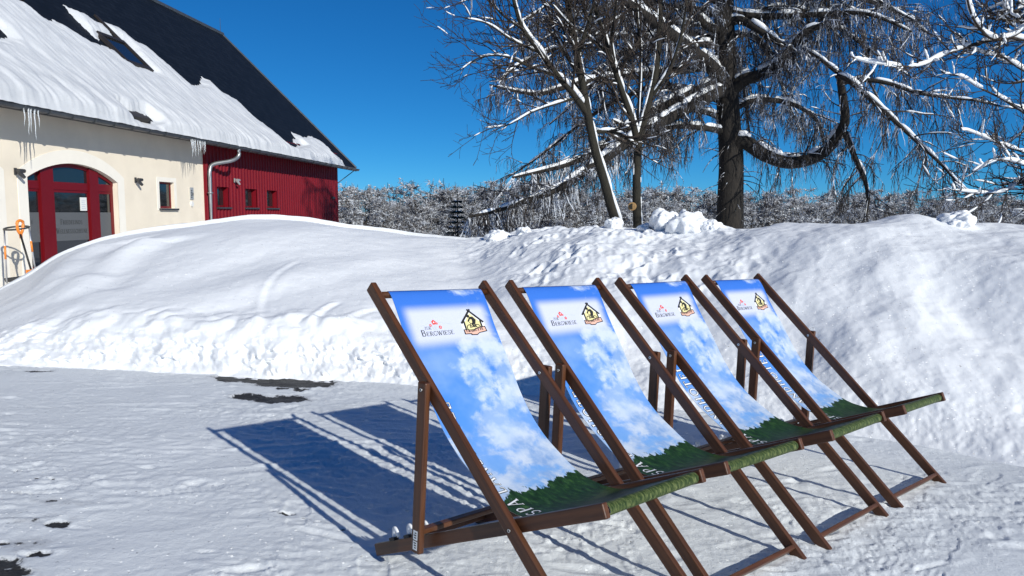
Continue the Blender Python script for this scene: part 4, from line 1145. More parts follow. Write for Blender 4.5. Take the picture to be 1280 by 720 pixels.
# gutter, brackets, downpipe
mb = MB(); n = 13; GS, GZ = ES - .075, EZ - .06
prof = [(GS + .085 * math.cos(a), GZ + .085 * math.sin(a)) for a in np.linspace(math.pi, 2 * math.pi, n)]
V = [hl(tt, s, z) for tt in (VT0, VT1) for s, z in prof]
mb.add(V, [(i, i + 1, n + i + 1, n + i) for i in range(n - 1)])
mb.tubes(np.array([hl(VT0, GS - .085, GZ), hl(VT1, GS - .085, GZ)]), np.array([.013, .013]), 6)
gut = mb.build('gutter', MAT['gutter'], house, True)
bm0 = None
for tt in np.arange(13.2, 37.4, 0.75):
    if bm0 is None:
        mb = MB()
        P = np.array([(12 - (GS + .098 * math.cos(a)), 0, GZ + .3 + .098 * math.sin(a)) for a in np.linspace(math.pi * .98, 2.1 * math.pi, 10)]); mb.tubes(P, np.full(10, .014), 5)
        br = mb.build('gutter_bracket', MAT['gutter'], gut); bm0 = br
    else:
        br = bm0.copy(); COL.objects.link(br); br.parent = gut
    br.location = (0, tt - 20, 0)
mb = MB()
P = np.array([hl(24.45, GS, GZ - .05), hl(24.43, GS + .02, GZ - .30), hl(24.2, GS + .15, GZ - .46), hl(23.75, 11.78, GZ - .60), hl(23.62, 11.84, GZ - .80), hl(23.60, 11.84, GZ - 1.2), hl(23.60, 11.84, ZB)])
Ps, _ = spline(P[:6], 40); Ps = np.vstack([Ps, P[6:]])
mb.tubes(Ps, np.full(len(Ps), .062), 14); mb.tubes(np.array([hl(23.60, 11.84, 1.9), hl(23.60, 11.84, 1.94)]), np.array([.09, .09]), 14, cap=True)
mb.build('downpipe', MAT['pipe'], house, True)
mb = MB(); mb.tubes(np.array([hl(37.5, ES + .05, EZ - .1), hl(36.7, 11.97, EZ - .75)]), np.array([.02, .02]), 6); mb.build('stay_wire', MAT['dark_metal'], house)
# icicles
def icicles(tc, n, lmax, s=GS - .06, z=GZ - .04):
    for i in range(n):
        t = tc + (i - n / 2) * 0.10 + random.uniform(-.03, .03); L = lmax * random.uniform(.35, 1.0); r = .010 + .011 * L
        mb = MB(); m = 9; k = np.linspace(0, 1, m)
        P = np.array([hl(t + .01 * math.sin(4 * q + i), s + .006 * math.sin(9 * q), z - L * q) for q in k])
        mb.tubes(P, r * (1 - k) ** .8 * (1 + .12 * np.sin(k * 22)) + .002, 7)
        mb.build('icicle', MAT['ice'], gut, True)
icicles(14.95, 5, .66); icicles(21.55, 6, .62); icicles(22.0, 4, .40); icicles(18.3, 0, .2)

# roof window and lower vents
def roof_pt(px, py):
    r = ray(px, py); c = np.array([0, 0, CH]); sl_ = (RZ - EZ) / (RS - ES)
    A_ = r[2] + sl_ * (r @ NR); B_ = EZ + sl_ * (-(c @ NR) - ES) - c[2]; q = c + r * (B_ / A_)
    return q @ DR, -(q @ NR)
def on_roof(t, s, lift=0.0):
    nrm = Vector((1, 0, 1)).normalized(); x, y, z = hl(t, s, roof_z(s)); return (x + nrm.x * lift, y, z + nrm.z * lift)
def skylight(t0, t1, s0, s1, dirty=False):
    f = 0.11
    mb = MB()
    def slab(a, b, c, d, l0, l1, mat=0):
        V = [on_roof(a, c, l0), on_roof(b, c, l0), on_roof(b, d, l0), on_roof(a, d, l0), on_roof(a, c, l1), on_roof(b, c, l1), on_roof(b, d, l1), on_roof(a, d, l1)]
        mb.add(V, [(3, 2, 1, 0), (4, 5, 6, 7), (0, 1, 5, 4), (1, 2, 6, 5), (2, 3, 7, 6), (3, 0, 4, 7)], mat=mat)
    slab(t0, t0 + f, s0, s1, 0, .09); slab(t1 - f, t1, s0, s1, 0, .09); slab(t0 + f, t1 - f, s0, s0 + f, 0, .09); slab(t0 + f, t1 - f, s1 - f, s1, 0, .09)
    o = mb.build('roof_window', MAT['brown_flash'], house)
    mb = MB(); slab(t0 + f, t1 - f, s0 + f, s1 - f, .02, .05); mb.build('pane', MAT['glass'], o)
print('ROOFPTS', [tuple(np.round(roof_pt(x, y), 2)) for x, y in ((136, 57), (160, 80), (190, 91), (122, 47), (150, 137), (190, 154), (0, 36), (9, 47), (437, 207), (280, 47))])
# snow lying and sliding on the roof
SNOW_PX = [(-260, 30), (-200, -60), (19, -3), (47, 20), (62, 30), (66, 24), (75, 31), (92, 41), (107, 50), (125, 57), (133, 58), (138, 62), (148, 72), (160, 80), (172, 82), (190, 92), (190, 88), (178, 76), (168, 66), (158, 54), (147, 47), (133, 36), (125, 25),
           (138, 31), (150, 38), (162, 49), (175, 54), (195, 72), (212, 86), (233, 105), (249, 107), (252, 96), (262, 103), (270, 112), (290, 123), (312, 145), (336, 165), (352, 180), (362, 185), (368, 184), (377, 181), (366, 178), (368, 172), (363, 164), (373, 171), (390, 171), (402, 182), (414, 196), (421, 201), (437, 207),
           (420, 206), (330, 191), (254, 178), (200, 166), (100, 147), (0, 127), (-260, 75)]
STRIP_PX = [(70, 0), (90, 12), (100, 15), (107, 22), (119, 26), (136, 42), (149, 54), (136, 50), (122, 47), (120, 49), (105, 35), (90, 20), (78, 6)]
HOLES_PX = [[(149, 137), (160, 141), (172, 142), (182, 143), (190, 150), (189, 155), (175, 152), (160, 149)],
            [(-30, 20), (0, 36), (9, 46), (4, 49), (-8, 47), (-40, 40)]]
def signed_dist(T, S, poly):
    P = np.array(poly); Q = np.roll(P, -1, axis=0)
    d = np.full(T.shape, 1e9); ins = np.zeros(T.shape, bool)
    for (x0, y0), (x1, y1) in zip(P, Q):
        vx, vy = x1 - x0, y1 - y0; L = vx * vx + vy * vy + 1e-12
        k = np.clip(((T - x0) * vx + (S - y0) * vy) / L, 0, 1)
        d = np.minimum(d, np.hypot(T - x0 - k * vx, S - y0 - k * vy))
        c = ((y0 > S) != (y1 > S)) & (T < (x1 - x0) * (S - y0) / (y1 - y0 + 1e-12) + x0)
        ins ^= c
    return np.where(ins, d, -d)
def roof_snow():
    t = np.arange(11.0, 37.7, 0.045); s = np.arange(ES - 0.10, 18.0, 0.045)
    T, S = np.meshgrid(t, s, indexing='ij')
    main = [roof_pt(*p) for p in SNOW_PX]
    main = [(min(a, 37.6), max(b, ES - .5)) for a, b in main]
    # along the eave the sheet reaches over the gutter edge
    for i in range(len(main) - 8, len(main)): main[i] = (main[i][0], ES - 0.6 if i > len(main) - 9 else main[i][1])
    sd = signed_dist(T, S, main)
    sd = np.maximum(sd, signed_dist(T, S, [roof_pt(*p) for p in STRIP_PX]))
    for h in HOLES_PX: sd = np.minimum(sd, -signed_dist(T, S, [roof_pt(*p) for p in h]))
    sd = np.minimum(sd, -signed_dist(T, S, [(SKY[0] + .25, SKY[2] + .12), (SKY[1], SKY[2]), (SKY[1], SKY[3]), (SKY[0], SKY[3]), (SKY[0], SKY[2] + .62)]) + 0.05)
    sd = sd + 0.07 * fbm(T * 2.5, S * 2.5, 3, 5) + 0.03 * fbm(T * 9, S * 9, 2, 6)
    th = 0.20 * sstep(-0.0, 0.28, sd) + 0.05 * sstep(0.2, 1.0, sd)
    # slide furrows down the slope
    w = sstep(0.05, 0.5, sd)
    th += w * (0.030 * fbm(T * 1.5 + 0.35 * S, S * 0.45, 3, 15, 0.55) + 0.022 * fbm(T * 6 + S * .8, S * 0.7, 4, 16, 0.6) + 0.038 * fbm(T * 2.2, S * 1.8, 3, 18))
    th += 0.05 * np.clip(fbm(T * 4, S * 4, 3, 17), 0, 1) * sstep(0.6, 0.1, sd) * sstep(0, .1, sd)
    th *= 0.72 + 0.55 * sstep(ES + 1.5, ES, S)
    e = 1 - sstep(ES - 0.10, ES + 0.10, S)            # rounded front edge over the gutter
    th = np.where(sd > 0, np.maximum(th, 0.015), -0.03)
    base_z = EZ + (S - ES) * (RZ - EZ) / (RS - ES)
    k = 1 / math.sqrt(2)
    X = 12 - S + th * k * (1 - 0.5 * e); Z = base_z + 0.3 + th * k * (1 - e * 0.75)
    n, m = T.shape; idx = np.arange(n * m).reshape(n, m)
    keep = (np.maximum.reduce([sd[:-1, :-1], sd[1:, :-1], sd[:-1, 1:], sd[1:, 1:]]) > 0).ravel()
    q = np.stack([idx[:-1, :-1], idx[1:, :-1], idx[1:, 1:], idx[:-1, 1:]], -1).reshape(-1, 4)[keep]
    used, inv = np.unique(q, return_inverse=True)
    V = np.stack([X, T - 20, Z], -1).reshape(-1, 3)[used]
    mb = MB(); mb.add(V, inv.reshape(-1, 4))
    mb.build('snow_cover', MAT['old_snow'], roof, True)
a0, a1, a2 = roof_pt(137, 57), roof_pt(165, 77), roof_pt(190, 91)
SKY = (a0[0], a2[0], a2[1] , a0[1] + 0.0)
SKY = (22.12, 23.45, 13.50, 14.45)
SKY_OK = True
roof_snow()
skylight(SKY[0], SKY[1], SKY[2], SKY[3])
def vent(px0, px1, nm):
    (t0, s0), (t1, s1) = roof_pt(*px0), roof_pt(*px1)
    mb = MB()
    V = [on_roof(t0, s0, .01), on_roof(t1, s1, .01), on_roof(t1, s1 + .32, .01), on_roof(t0, s0 + .32, .01), on_roof(t0, s0, .16), on_roof(t1, s1, .16)]
    mb.add(V, [(0, 1, 5, 4), (4, 5, 2, 3)], [(0, 4, 3), (1, 2, 5)]); mb.build(nm, MAT['brown_flash'], roof)
vent((155, 150), (184, 154), 'roof_vent')
for (t_, w_, s0_, s1_) in ((23.28, .14, 14.45, 15.25), (21.98, .12, 13.5, 14.3), (19.25, .16, 14.62, 16.2)):
    mb = MB(); V = [on_roof(t_, s0_, .01), on_roof(t_ + w_, s0_, .01), on_roof(t_ + w_, s1_, .01), on_roof(t_, s1_, .01)]; V += [on_roof(t_, s0_, .07), on_roof(t_ + w_, s0_, .07), on_roof(t_ + w_, s1_, .07), on_roof(t_, s1_, .07)]
    mb.add(V, [(4, 5, 6, 7), (0, 1, 5, 4), (1, 2, 6, 5), (2, 3, 7, 6), (3, 0, 4, 7)])
    mb.build('roof_flashing', MAT['brown_flash'], roof)

# ------------------------------------------------------------------ tools by the wall
def hat(px, py, s):                                 # the point seen at a photo position on the plane s metres from the camera's line
    r = ray(px, py); c = np.array([0, 0, CH]); t = -s / (r @ NR); return c + r * t
g_w = -0.10
tool = empty('snow_scoop', tuple(np.array([*hat(22, 300, 11.2)[:2], g_w])), -AZ)
tag(tool, 'snow scoop with a grey hoop handle on two pale tubes, leaning upright at the wall', 'snow scoop')
inv = tool.matrix_basis.inverted()
def loc(p, base): 
    v = Matrix.Translation(base.location) @ Matrix.Rotation(-AZ, 4, 'Z'); return np.array(v.inverted() @ Vector(p))
pl0, pl1 = hat(5, 286, 11.4), hat(36, 284, 11.0)
for (top, bot) in ((pl0, hat(9, 362, 11.4)), (pl1, hat(45, 345, 11.0))):
    d = bot - top; b2 = top + d * ((g_w - top[2]) / d[2])
    rod('tube', tuple(loc(top, tool)), tuple(loc(b2, tool)), .017, MAT['alu'], tool)
    q0, q1 = top + d * .28, top + d * .50
    rod('grip_band', tuple(loc(q0, tool)), tuple(loc(q1, tool)), .0195, MAT['orange'], tool)
c0 = (pl0 + pl1) / 2; ax = (pl1 - pl0) / 2; ay = np.array([-ax[1], ax[0], 0]) * .9
P = np.array([loc(c0 + ax * math.cos(a) + ay * math.sin(a) + np.array([0, 0, .03 * math.sin(a)]), tool) for a in np.linspace(0, 2 * math.pi, 28)])
mb = MB(); mb.tubes(P, np.full(28, .018), 8); mb.build('hoop_handle', MAT['dark_metal'], tool, True)
bt = [pl0 + (hat(9, 362, 11.4) - pl0) * 1.0, pl1]
mb = MB(); bx = c0[:2]
pan = [(-.28, -.05, .02), (.28, -.05, .02), (.32, .45, .0), (-.32, .45, .0), (-.28, -.08, .10), (.28, -.08, .10), (.32, .45, .10), (-.32, .45, .10)]
mb.add(pan, [(0, 1, 2, 3), (0, 1, 5, 4), (1, 2, 6, 5), (3, 0, 4, 7)]); mb.build('scoop_pan', MAT['dark_metal'], tool)

shv = empty('snow_shovel', tuple(np.array([*hat(30, 300, 10.9)[:2], g_w])), -AZ)
tag(shv, 'snow shovel with orange grip and black shaft standing beside the hoop-handled scoop', 'shovel')
top, low = hat(25.5, 293, 11.0), hat(39, 338, 10.7)
d = low - top; b2 = top + d * ((g_w + .25 - top[2]) / d[2])
rod('shaft', tuple(loc(top, shv)), tuple(loc(b2, shv)), .019, MAT['black_rubber'], shv)
def gp(px, py): return loc(hat(px, py, 11.02), shv)
mb = MB()
ring = [gp(25.5, 293), gp(22.5, 288), gp(21.2, 280.5), gp(22, 277), gp(25, 275.6), gp(28.3, 277), gp(29, 280.5), gp(28, 288), gp(25.8, 293)]
Rp, _ = spline(np.array(ring), 40); mb.tubes(Rp, np.full(40, .027), 8)
mb.tubes(np.array([gp(25.5, 290), gp(26.5, 298)]), np.array([.032, .027]), 10, cap=True)
mb.build('grip', MAT['orange'], shv, True)
mb = MB(); bb = loc(b2, shv); V = [(bb[0] + dx, bb[1] + dy, bb[2] + dz) for dx, dy, dz in ((.02, -.16, .05), (.02, .16, .05), (.06, .2, -.25), (.06, -.2, -.25), (.0, -.16, .05), (.0, .16, .05), (.04, .2, -.25), (.04, -.2, -.25))]
mb.add(V, [(0, 1, 2, 3), (7, 6, 5, 4), (0, 3, 7, 4), (1, 5, 6, 2), (2, 6, 7, 3), (0, 4, 5, 1)]); mb.build('blade', MAT['orange'], shv)

# ------------------------------------------------------------------ trees
def resample(P, n): return spline(np.asarray(P, float), n)[0]
def limb_from_px(pts, Y0, Y1, n=28):
    Ys = np.linspace(Y0, Y1, len(pts)); return resample([at(x, y, Y) for (x, y), Y in zip(pts, Ys)], n)
def unit(v): return v / (np.linalg.norm(v) + 1e-9)
class Tree:
    def __init__(s, seed): s.rng = np.random.default_rng(seed); s.limbs = []      # (level, P, R)
    def add(s, lv, P, r0, r1, pw=1.0):
        k = np.linspace(0, 1, len(P)); Rr = r1 + (r0 - r1) * (1 - k) ** pw
        s.limbs.append((lv, P, Rr)); return P, Rr
    def shoots(s, P, Rr, lv, n, l0, l1, ang=(35, 65), t0=0.15, bias=(0, 0, 0.1), grav=0.0, wob=0.12, npt=8, rmax=0.6, rtip=0.003, taper=True):
        g = s.rng; out = []
        for i in range(n):
            t = t0 + (1 - t0) * (i + g.uniform(0, 1)) / n
            f = t * (len(P) - 1); j = min(int(f), len(P) - 2); w = f - j
            p = P[j] * (1 - w) + P[j + 1] * w; T = unit(P[j + 1] - P[j]); r = (Rr[j] * (1 - w) + Rr[j + 1] * w)
            q = g.normal(size=3); q = unit(q - T * (q @ T)); a = R(g.uniform(*ang))
            d = unit(T * math.cos(a) + q * math.sin(a) + np.array(bias)); L = g.uniform(l0, l1) * (1.0 - 0.45 * t if taper else 1)
            pts = [p]; st = L / (npt - 1)
            for k in range(npt - 1):
                d = unit(d + g.normal(size=3) * wob + np.array([0, 0, grav]))
                pts.append(pts[-1] + d * st)
            P2 = np.array(pts); r0 = min(r * rmax, 0.006 + 0.011 * L)
            s.limbs.append((lv, P2, rtip + (max(r0, rtip) - rtip) * (1 - np.linspace(0, 1, npt)) ** 0.8)); out.append(s.limbs[-1][1:])
        return out
    def mesh(s, name, mats, parent, k=(10, 7, 5, 4, 3), only=None, org=(0, 0, 0)):
        mb = MB()
        for lv, P, Rr in s.limbs:
            if only is None or lv in only: mb.tubes(P - np.array(org), Rr, k[min(lv, 4)])
        return mb.build(name, mats, parent, True)
    def snow(s, parent, levels, amt=0.8, org=(0, 0, 0), thr=0.0, seed=3, maxr=0.2, add=0.012, wind=(0, 0, 0), steep=0.86, scale=4.0):
        mb = MB(); org = np.array(org)
        for li, (lv, P, Rr) in enumerate(s.limbs):
            if lv not in levels: continue
            n = max(10, int(np.sum(np.linalg.norm(np.diff(P, axis=0), axis=1)) * (34 if lv else 16)))
            n = min(n, 110)
            Q = resample(P, n); rr = np.interp(np.linspace(0, 1, n), np.linspace(0, 1, len(Rr)), Rr)
            T = np.gradient(Q, axis=0); T /= np.linalg.norm(T, axis=1, keepdims=True) + 1e-9
            flat = 1 - sstep(steep - 0.15, steep + 0.08, np.abs(T[:, 2]))
            nz = vnoise(np.arange(n) / n * 0 + Q[:, 0] * scale + li * 3.1, Q[:, 2] * scale + Q[:, 1] * 2, seed) + 0.35
            on = sstep(thr - 0.12, thr + 0.12, nz) * flat
            h = (rr * 0.75 + add) * amt * on * (0.75 + 0.7 * np.clip(nz, 0, 1))
            h = np.minimum(h, maxr)
            end = np.sqrt(np.minimum(1, np.minimum(np.arange(n), np.arange(n)[::-1]) / 2.5)); h *= end
            up = np.array([0, 0, 1.0]) - T * T[:, 2:3]; up /= np.linalg.norm(up, axis=1, keepdims=True) + 1e-6
            up = up + np.array(wind); up /= np.linalg.norm(up, axis=1, keepdims=True)
            C = Q + up * (rr * 0.9 + h * 0.25)[:, None] - (up * (rr * 0.9)[:, None]) * (h < 0.002)[:, None]
            rad = np.where(h < 0.002, 0.0005, np.maximum(h, rr * 0.55 * on))
            mb.tubes(C - org, rad, 6 if lv < 2 else 5)
        return mb.build('snow_cover', MAT['snow'], parent, True)

SUNW = (0.35, -0.35, 0)
# --- two thin trees at the bank
def thin_tree(seed, base_px, Y, trunk, limbs, label, r0, extra_top):
    T = Tree(seed)
    b = at(*trunk[0], Y); org = np.array([b[0], b[1], b[2] - 0.6])
    root = empty('bare_tree', tuple(org)); tag(root, label, 'tree', None)
    P = limb_from_px([(trunk[0][0], trunk[0][1] + 25)] + trunk, Y, Y, 40)
    T.add(0, P, r0, r0 * 0.42)
    lv1 = []
    for pts, y1, ra, rb in limbs:
        Pl = limb_from_px(pts, Y, y1, 24); T.add(1, Pl, ra, rb); lv1.append(T.limbs[-1][1:])
    lv1.append((T.limbs[0][1][14:], T.limbs[0][2][14:]))
    l2 = []
    for P1, R1 in lv1: 
        L = np.linalg.norm(P1[-1] - P1[0])
        l2 += T.shoots(P1, R1, 2, int(5 * L) + 4, 0.6, 1.6, (30, 62), 0.12, (0, 0, 0.12), 0.02, 0.13, 9)
    l3 = []
    for P2, R2 in l2:
        l3 += T.shoots(P2, R2, 3, 5, 0.25, 0.8, (30, 60), 0.2, (0, 0, 0.1), 0.03, 0.14, 6, 0.75, 0.0035)
    for P3, R3 in l3:
        T.shoots(P3, R3, 4, 3, 0.08, 0.30, (25, 55), 0.25, (0, 0, 0.2), 0.06, 0.12, 4, 0.9, 0.0028)
    T.mesh('trunk', MAT['bark_mid'], root, only=(0,), org=org, k=(14,))
    T.mesh('limbs', MAT['bark_mid'], root, only=(1,), org=org)
    T.mesh('twigs', MAT['twig'], root, only=(2, 3, 4), org=org)
    T.snow(root, (0, 1), 0.68, org, 0.14, seed, 0.055, 0.012, SUNW, 1.0)
    tw = T.snow(root, (2,), 0.6, org, 0.55, seed + 5, 0.03, 0.010, (0, 0, 0), 0.85, 6.0)
    tw.name = 'twig_snow'
    return T
TA = thin_tree(21, (770, 283), 12.6, [(771, 282), (763, 255), (755, 225), (745, 192), (738, 160), (731, 120), (724, 82), (717, 45), (710, 5), (703, -50), (700, -110)],
    [([(734, 142), (715, 115), (698, 96), (676, 66), (655, 38), (648, 22), (640, -10), (636, -40)], 12.0, .062, .020),
     ([(743, 165), (760, 164), (775, 167), (790, 178), (800, 184)], 12.9, .040, .015),
     ([(727, 98), (700, 55), (690, 25), (672, -10)], 13.2, .040, .014),
     ([(698, 96), (660, 82), (630, 70), (600, 72), (575, 88)], 12.3, .030, .008),
     ([(676, 66), (640, 50), (610, 30), (580, 22)], 11.6, .026, .008),
     ([(655, 38), (630, 20), (605, -5), (585, -20)], 12.4, .022, .008),
     ([(731, 120), (700, 128), (665, 140), (635, 156), (605, 160)], 12.0, .028, .007),
     ([(722, 70), (735, 30), (745, -10), (752, -60)], 12.2, .035, .012)],
    'leaning thin bare tree with snow-lined trunk and snowy left fork, left of the upright one', .085, None)
TB = thin_tree(22, (797, 283), 12.9, [(797, 284), (796, 250), (796, 215), (798, 180), (804, 155), (812, 125), (819, 95), (823, 60), (825, 25), (826, -20), (828, -90)],
    [([(798, 182), (790, 150), (779, 118), (770, 92), (762, 68), (753, 38), (742, 2), (735, -40)], 12.5, .060, .022),
     ([(798, 178), (799, 140), (801, 100), (801, 60), (797, 20), (795, -40)], 13.3, .042, .018),
     ([(779, 118), (765, 60), (768, 20), (775, -30)], 12.0, .028, .012),
     ([(812, 125), (835, 90), (850, 50), (858, 5), (862, -40)], 12.4, .034, .012),
     ([(762, 68), (735, 45), (712, 30), (690, 5)], 12.0, .026, .009),
     ([(798, 182), (780, 172), (765, 158), (755, 140)], 13.2, .022, .007)],
    'upright thin bare tree forking low with snow along both forks, beside the leaning one', .078, None)
# --- tree at the right edge: its trunk stands outside the picture
TC = Tree(23)
bC = np.array([6.9, 8.6, surf(6.9, 8.6) - 0.3]); rootC = empty('bare_tree', tuple(bC)); tag(rootC, 'snow-laden bare tree at the right edge whose branches reach in over the bank', 'tree')
Pc = resample([bC, bC + [0.05, 0, 1.2], bC + [0.0, .05, 2.6], bC + [-.1, .1, 4.2], bC + [-.15, .1, 6.5]], 30); TC.add(0, Pc, .17, .05)
lv1 = []
def lc(pts, ya, yb, ra, rb, j):
    P = np.vstack([Pc[j][None], [at(x, y, Y) for (x, y), Y in zip(pts, np.linspace(ya, yb, len(pts)))]])
    P = resample(P, 26); TC.add(1, P, ra, rb); lv1.append(TC.limbs[-1][1:])
lc([(1300, 40), (1262, 47), (1222, 54), (1180, 69), (1147, 83), (1109, 81), (1080, 76), (1062, 70)], 8.5, 8.0, .034, .006, 20)
lc([(1300, 20), (1262, 46), (1240, 48), (1222, 32), (1212, 10), (1206, -20)], 8.4, 7.9, .034, .012, 21)
lc([(1310, 235), (1280, 226), (1258, 238), (1235, 242), (1210, 240), (1178, 236)], 8.6, 8.2, .030, .005, 9)
lc([(1310, 95), (1280, 88), (1255, 72), (1235, 68), (1215, 60), (1190, 40)], 8.6, 8.4, .028, .006, 17)
lc([(1310, 150), (1280, 140), (1250, 122), (1225, 110), (1200, 95), (1180, 92)], 8.5, 8.3, .028, .005, 14)
lc([(1310, 195), (1280, 190), (1250, 180), (1222, 168), (1200, 160)], 8.4, 8.2, .026, .005, 12)
lc([(1310, 215), (1280, 205), (1248, 200), (1215, 215)], 8.2, 7.9, .022, .005, 11)
lc([(1320, -10), (1290, -14), (1262, -5), (1240, -30)], 8.2, 7.9, .03, .01, 23)
lc([(1310, 0), (1284, 6), (1262, 14), (1252, -10)], 8.3, 8.0, .024, .008, 22)
for dx, dy, j in ((1.8, -.6, 12), (1.2, 1.4, 15), (2.2, .6, 18), (-.4, 2.2, 16), (.6, -1.6, 19), (1.6, 1.6, 22)):
    P = resample([Pc[j], Pc[j] + np.array([dx * .5, dy * .5, .3]), Pc[j] + np.array([dx, dy, .8])], 16); TC.add(1, P, .04, .008); lv1.append(TC.limbs[-1][1:])
l2 = []
for P1, R1 in lv1: l2 += TC.shoots(P1, R1, 2, int(8.5 * np.linalg.norm(P1[-1] - P1[0])) + 4, 0.30, 0.9, (28, 60), 0.25, (0, 0, 0.15), 0.05, 0.12, 8)
l3 = []
for P2, R2 in l2: l3 += TC.shoots(P2, R2, 3, 4, 0.10, 0.36, (25, 55), 0.2, (0, 0, .18), .05, .12, 5, .8, .003)
for P3, R3 in l3: TC.shoots(P3, R3, 4, 2, 0.05, 0.14, (25, 55), 0.3, (0, 0, .2), .05, .1, 4, .9, .0025)
nub = []                                            # stubby side shoots wrapped in snow along the two thickest boughs
for P1, R1 in lv1[:2] + lv1[2:9]:
    for P2, R2 in TC.shoots(P1[6:], R1[6:], 4, 20 if len(nub) < 40 else 9, 0.05, 0.17, (40, 80), 0.05, (0, 0, .55), .05, .12, 6, .7, .003, False): nub.append(P2)
mbn = MB()
for P2 in nub:
    Q = resample(P2, 8); gr_ = TC.rng.uniform(.008, .017)
    mbn.tubes(Q + [0, 0, .008] - bC, gr_ * np.array([.5, .9, .8, 1.0, .85, 1.1, .8, .15]) * TC.rng.uniform(.8, 1.2, 8), 7, cap=True)
mbn.build('shoot_snow', MAT['snow'], rootC, True)
TC.mesh('trunk', MAT['bark_mid'], rootC, only=(0,), org=bC, k=(14,))
TC.mesh('limbs', MAT['twig'], rootC, only=(1,), org=bC); TC.mesh('twigs', MAT['twig'], rootC, only=(2, 3, 4), org=bC)
TC.snow(rootC, (1,), 1.0, bC, 0.16, 31, 0.034, 0.015, (0, 0, 0), 1.0, 5.0)
o_ = TC.snow(rootC, (2,), 0.8, bC, 0.42, 33, 0.020, 0.010, (0, 0, 0), 0.97, 4.5); o_.name = 'twig_snow'

# --- old weeping larch
LY = 20.0
TL = Tree(24); bL = at(913, 292, LY); bL[2] -= 0.7
rootL = empty('weeping_larch', tuple(bL)); tag(rootL, 'old thick-trunked weeping larch hung with dark frosted twigs', 'tree')
PL = limb_from_px([(912, 335), (912, 290), (913, 245), (914, 200), (911, 150), (908, 100), (906, 50), (905, 0), (904, -80), (905, -200), (906, -330)], LY, LY, 60); 
TL.add(0, PL, .34, .10, 0.75)
TL.limbs[0][2][:] += 0.10 * np.exp(-np.arange(60) / 4.0)
main = [
 ([(914, 195), (928, 177), (955, 193), (985, 203), (1018, 197), (1042, 178), (1056, 152), (1053, 120), (1048, 88)], 20, 18.2, .20, .07),
 ([(1056, 165), (1070, 200), (1080, 222), (1085, 246), (1082, 272)], 18.4, 18.0, .075, .03),
 ([(1046, 95), (1060, 100), (1095, 130), (1130, 162), (1158, 188), (1178, 207), (1197, 228), (1216, 243)], 18.2, 16.6, .065, .018),
 ([(1048, 104), (1080, 100), (1110, 104), (1147, 116), (1185, 122), (1213, 125), (1247, 131)], 18.4, 17.2, .06, .012),
 ([(1046, 90), (1020, 70), (1000, 60), (985, 60)], 18.2, 19.2, .05, .03),
 ([(908, 112), (893, 117), (855, 137), (818, 158), (785, 178), (744, 206), (698, 236), (652, 253), (618, 264), (586, 271)], 20, 15.5, .17, .025),
 ([(909, 98), (893, 104), (857, 120), (822, 136), (785, 160), (744, 190), (710, 205), (680, 213), (640, 222)], 20, 17.5, .15, .025),
 ([(907, 78), (870, 84), (830, 90), (780, 96), (723, 104), (677, 117), (645, 114), (612, 106)], 20, 17.6, .14, .02),
 ([(907, 120), (893, 88), (868, 66), (835, 40), (800, 15), (760, -15)], 20, 17.5, .20, .08),
 ([(908, 165), (880, 160), (845, 158), (800, 165), (765, 150)], 20, 18.2, .09, .03),
 ([(909, 118), (930, 100), (955, 92), (972, 82), (988, 64), (1005, 42), (1030, 30)], 20, 18.3, .18, .06),
 ([(906, 30), (925, 25), (945, 35), (968, 50), (990, 60), (1010, 50)], 20, 18.6, .12, .04),
 ([(905, 15), (940, 20), (985, 20), (1034, 17), (1070, 16), (1100, 22), (1140, 40)], 20, 18.2, .10, .02),
 ([(906, 40), (880, 30), (860, 0), (845, -30), (830, -60)], 20, 19, .12, .05),
 ([(905, 5), (915, -20), (935, -40), (960, -55), (1000, -55)], 20, 18.5, .12, .04),
 ([(907, 60), (860, 52), (800, 45), (740, 50), (690, 62), (650, 80), (625, 100)], 20, 18.4, .10, .02),
 ([(910, 140), (945, 125), (990, 130), (1020, 150), (1030, 180)], 20, 21, .09, .03),
 ([(906, 20), (850, 10), (780, 8), (710, 15), (650, 40)], 20, 20.5, .10, .02),
 ([(905, -10), (980, -10), (1060, -5), (1120, 15), (1165, 45)], 20, 20.5, .10, .02),
]
lv1 = []
for pts, y0, y1, ra, rb in main: TL.add(1, limb_from_px(pts, y0, y1, 34), ra, rb, 0.8); lv1.append(TL.limbs[-1][1:])
g = np.random.default_rng(5)
for i in range(34):                                 # the rest of the crown: limbs all round, higher up too
    j = int(g.uniform(17, 57)); a = g.uniform(-.35, math.pi + .35); L = g.uniform(3.5, 6.2) * (1 - .5 * max(0, (j - 30) / 30)); d = np.array([math.cos(a), math.sin(a), 0])
    pts = [PL[j] + d * L * k + np.array([0, 0, L * (0.10 * math.sin(k * 4.5) - 0.22 * k * k)]) for k in np.linspace(0, 1, 8)]
    TL.add(1, resample(pts, 24), .085, .015); lv1.append(TL.limbs[-1][1:])
l2 = []
for P1, R1 in lv1:
    L = np.sum(np.linalg.norm(np.diff(P1, axis=0), axis=1))
    l2 += TL.shoots(P1, R1, 2, int(6 * L), 0.7, 2.0, (40, 85), 0.14, (0, 0, -.10), -0.05, .13, 9, .5, .006)
l3 = []
for P2, R2 in l2: l3 += TL.shoots(P2, R2, 3, 4, 0.3, 0.8, (35, 70), 0.25, (0, 0, -.35), -.16, .12, 6, .7, .005)
TL.shoots(PL[6:34], TL.limbs[0][2][6:34], 3, 150, .25, 1.0, (40, 85), 0.0, (0, 0, -.3), -.16, .16, 7, .1, .006, False)
